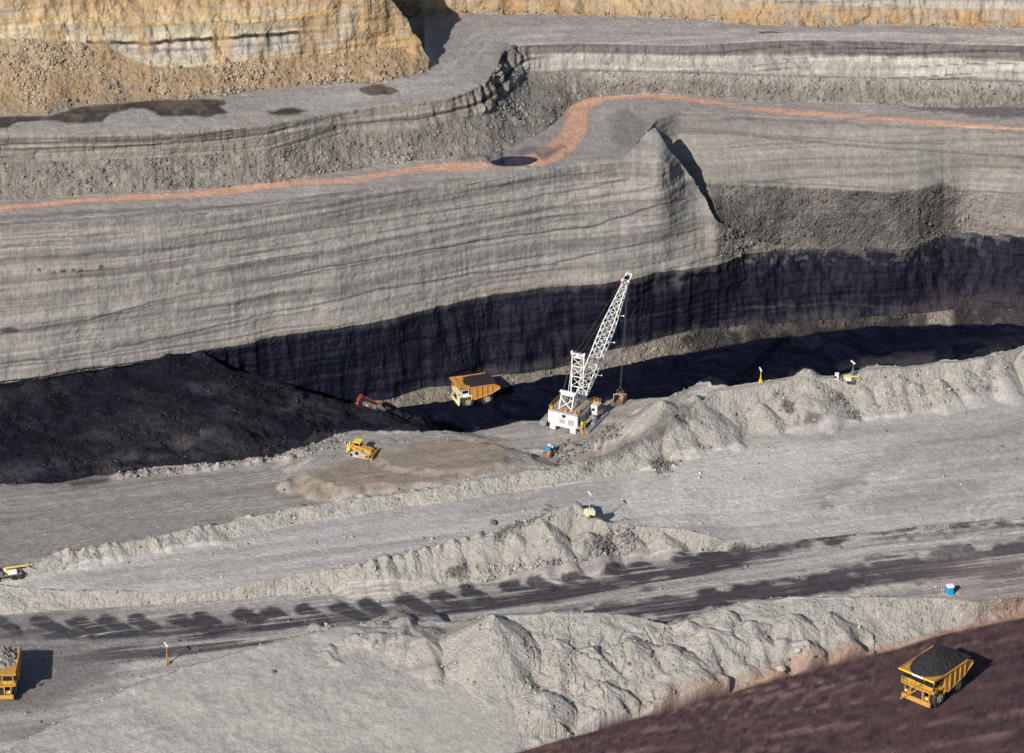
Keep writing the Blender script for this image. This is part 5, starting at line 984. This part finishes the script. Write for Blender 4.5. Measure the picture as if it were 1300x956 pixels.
# ------------------------------------------------------------------ utility trucks
def utility(label, px, py, rz, white, arm, sc=1.0, lift=0):
    g = ground(px, py); t = thing('utility_truck', label, 'truck', (g.x, g.y, g.z+lift), rz, None, sc)
    MB().box((0,0,.75),(5.6,1.0,.25)).build('chassis', P_DRK, t)
    c = MB().prism([(1.5,.8),(2.9,.8),(2.95,1.6),(2.6,2.5),(1.5,2.55)],-1.0,1.0).build('cab', white, t); MB().prism([(2.0,1.7),(2.98,1.65),(2.66,2.35),(2.0,2.35)],-1.02,1.02).build('window', P_GLS, c)
    MB().box((-.8,0,1.0),(4.2,2.1,.16)).box((.9,0,1.4),(.6,2.0,.8)).build('flatbed', P_GRY, t)
    MB().box((-1.2,.5,1.4),(1.6,.8,.6)).box((-.2,-.5,1.35),(.8,.8,.5)).build('toolbox', white, t)
    a = MB().bar((-.2,0,1.1),(-.2,0,2.2),.2,8).bar((-.2,0,2.1),(-3.8,0,2.0),.16,6).bar((-3.6,0,2.0),(-4.6,0,1.3),.1,6).build('crane_arm', arm, t)
    for x in (2.1,-1.3,-2.3):
        for y in (-.9,.9): MB().wheel((x,y,.5),.5,.35,TYRE,16).build('wheel', P_BLK, t)
    return t
utility('white cabbed truck with a folded yellow arm at the left edge beside the long berm', 8, 733, heading(-.95,-.3), P_WHT, P_YEL2, 1.15)
utility('tiny truck with a yellow arm half hidden behind the pit rim on the right', 1072, 477, heading(-.9,.1), P_WHT, P_YEL2, .8, -1.4)
# ------------------------------------------------------------------ boulders
def boulder(label, px, py, r, mat, seed):
    r_ = random.Random(seed); bm = bmesh.new(); bmesh.ops.create_icosphere(bm, subdivisions=2, radius=r)
    sc = (r_.uniform(.8,1.3), r_.uniform(.7,1.1), r_.uniform(.6,.85))
    for v in bm.verts:
        k = 1+.28*float(vnoise(v.co.x/r*1.3+seed, v.co.y/r*1.3, v.co.z/r*1.3, seed)); v.co = Vector((v.co.x*k*sc[0], v.co.y*k*sc[1], v.co.z*k*sc[2]))
    me = bpy.data.meshes.new('boulder'); bm.to_mesh(me); bm.free(); me.materials.append(mat); o = bpy.data.objects.new('boulder', me); COL.objects.link(o)
    o.location = ground(px, py)+Vector((0,0,r*.4)); o.rotation_euler = (0,0,r_.uniform(0,6)); tag(o, label, 'boulder'); return o
P_RKD = paint('dark_rock', (.09,.08,.075), .9, dirt=.4); P_RKL = paint('pale_rock', (.42,.39,.34), .9, dirt=.4)
boulder('large dark boulder on the berm crest at the top of the dark slanting gully', 627, 664, .85, P_RKD, 3)
boulder('smaller dark boulder just left of the larger one on the scalloped berm', 612, 677, .6, P_RKD, 4)
boulder('pale block lying on the reddish foot of the spoil ridge at lower right', 991, 849, .95, P_RKL, 5)
boulder('pale block on the crest of the reddish edge, left of the road edge', 1012, 826, .7, P_RKL, 6)
boulder('dark lone boulder on the brown bench just below the dragline', 721, 558, .4, P_RKD, 7)
boulder('dark lone stone on the foreground spoil near the bottom left of the ridge', 348, 852, .45, P_RKD, 8)
boulder('dark stone right of the light posts on the lower middle spoil ridge', 798, 843, .5, P_RKD, 9)
# pool of water in its hollow on the red road bench
bm = bmesh.new(); vs = []
for i in range(36):
    a = i*math.tau/36; vs.append(bm.verts.new((float(X0w)+5.6*math.cos(a)*(1+.06*math.sin(3*a)), float(Y0w)+.12*5.6*math.cos(a)+2.7*math.sin(a), POOLZ-.2)))
bm.faces.new(vs); me = bpy.data.meshes.new('water'); bm.to_mesh(me); bm.free()
mw, nw, bw = new_mat('water'); bw.inputs['Base Color'].default_value = (.004,.014,.045,1); bw.inputs['Roughness'].default_value = .06; bw.inputs['IOR'].default_value = 1.33; bw.inputs['Specular IOR Level'].default_value = .5
me.materials.append(mw); o = bpy.data.objects.new('water', me); COL.objects.link(o); tag(o, 'small dark blue pool of water beside the bend of the red road', 'water', kind='structure')
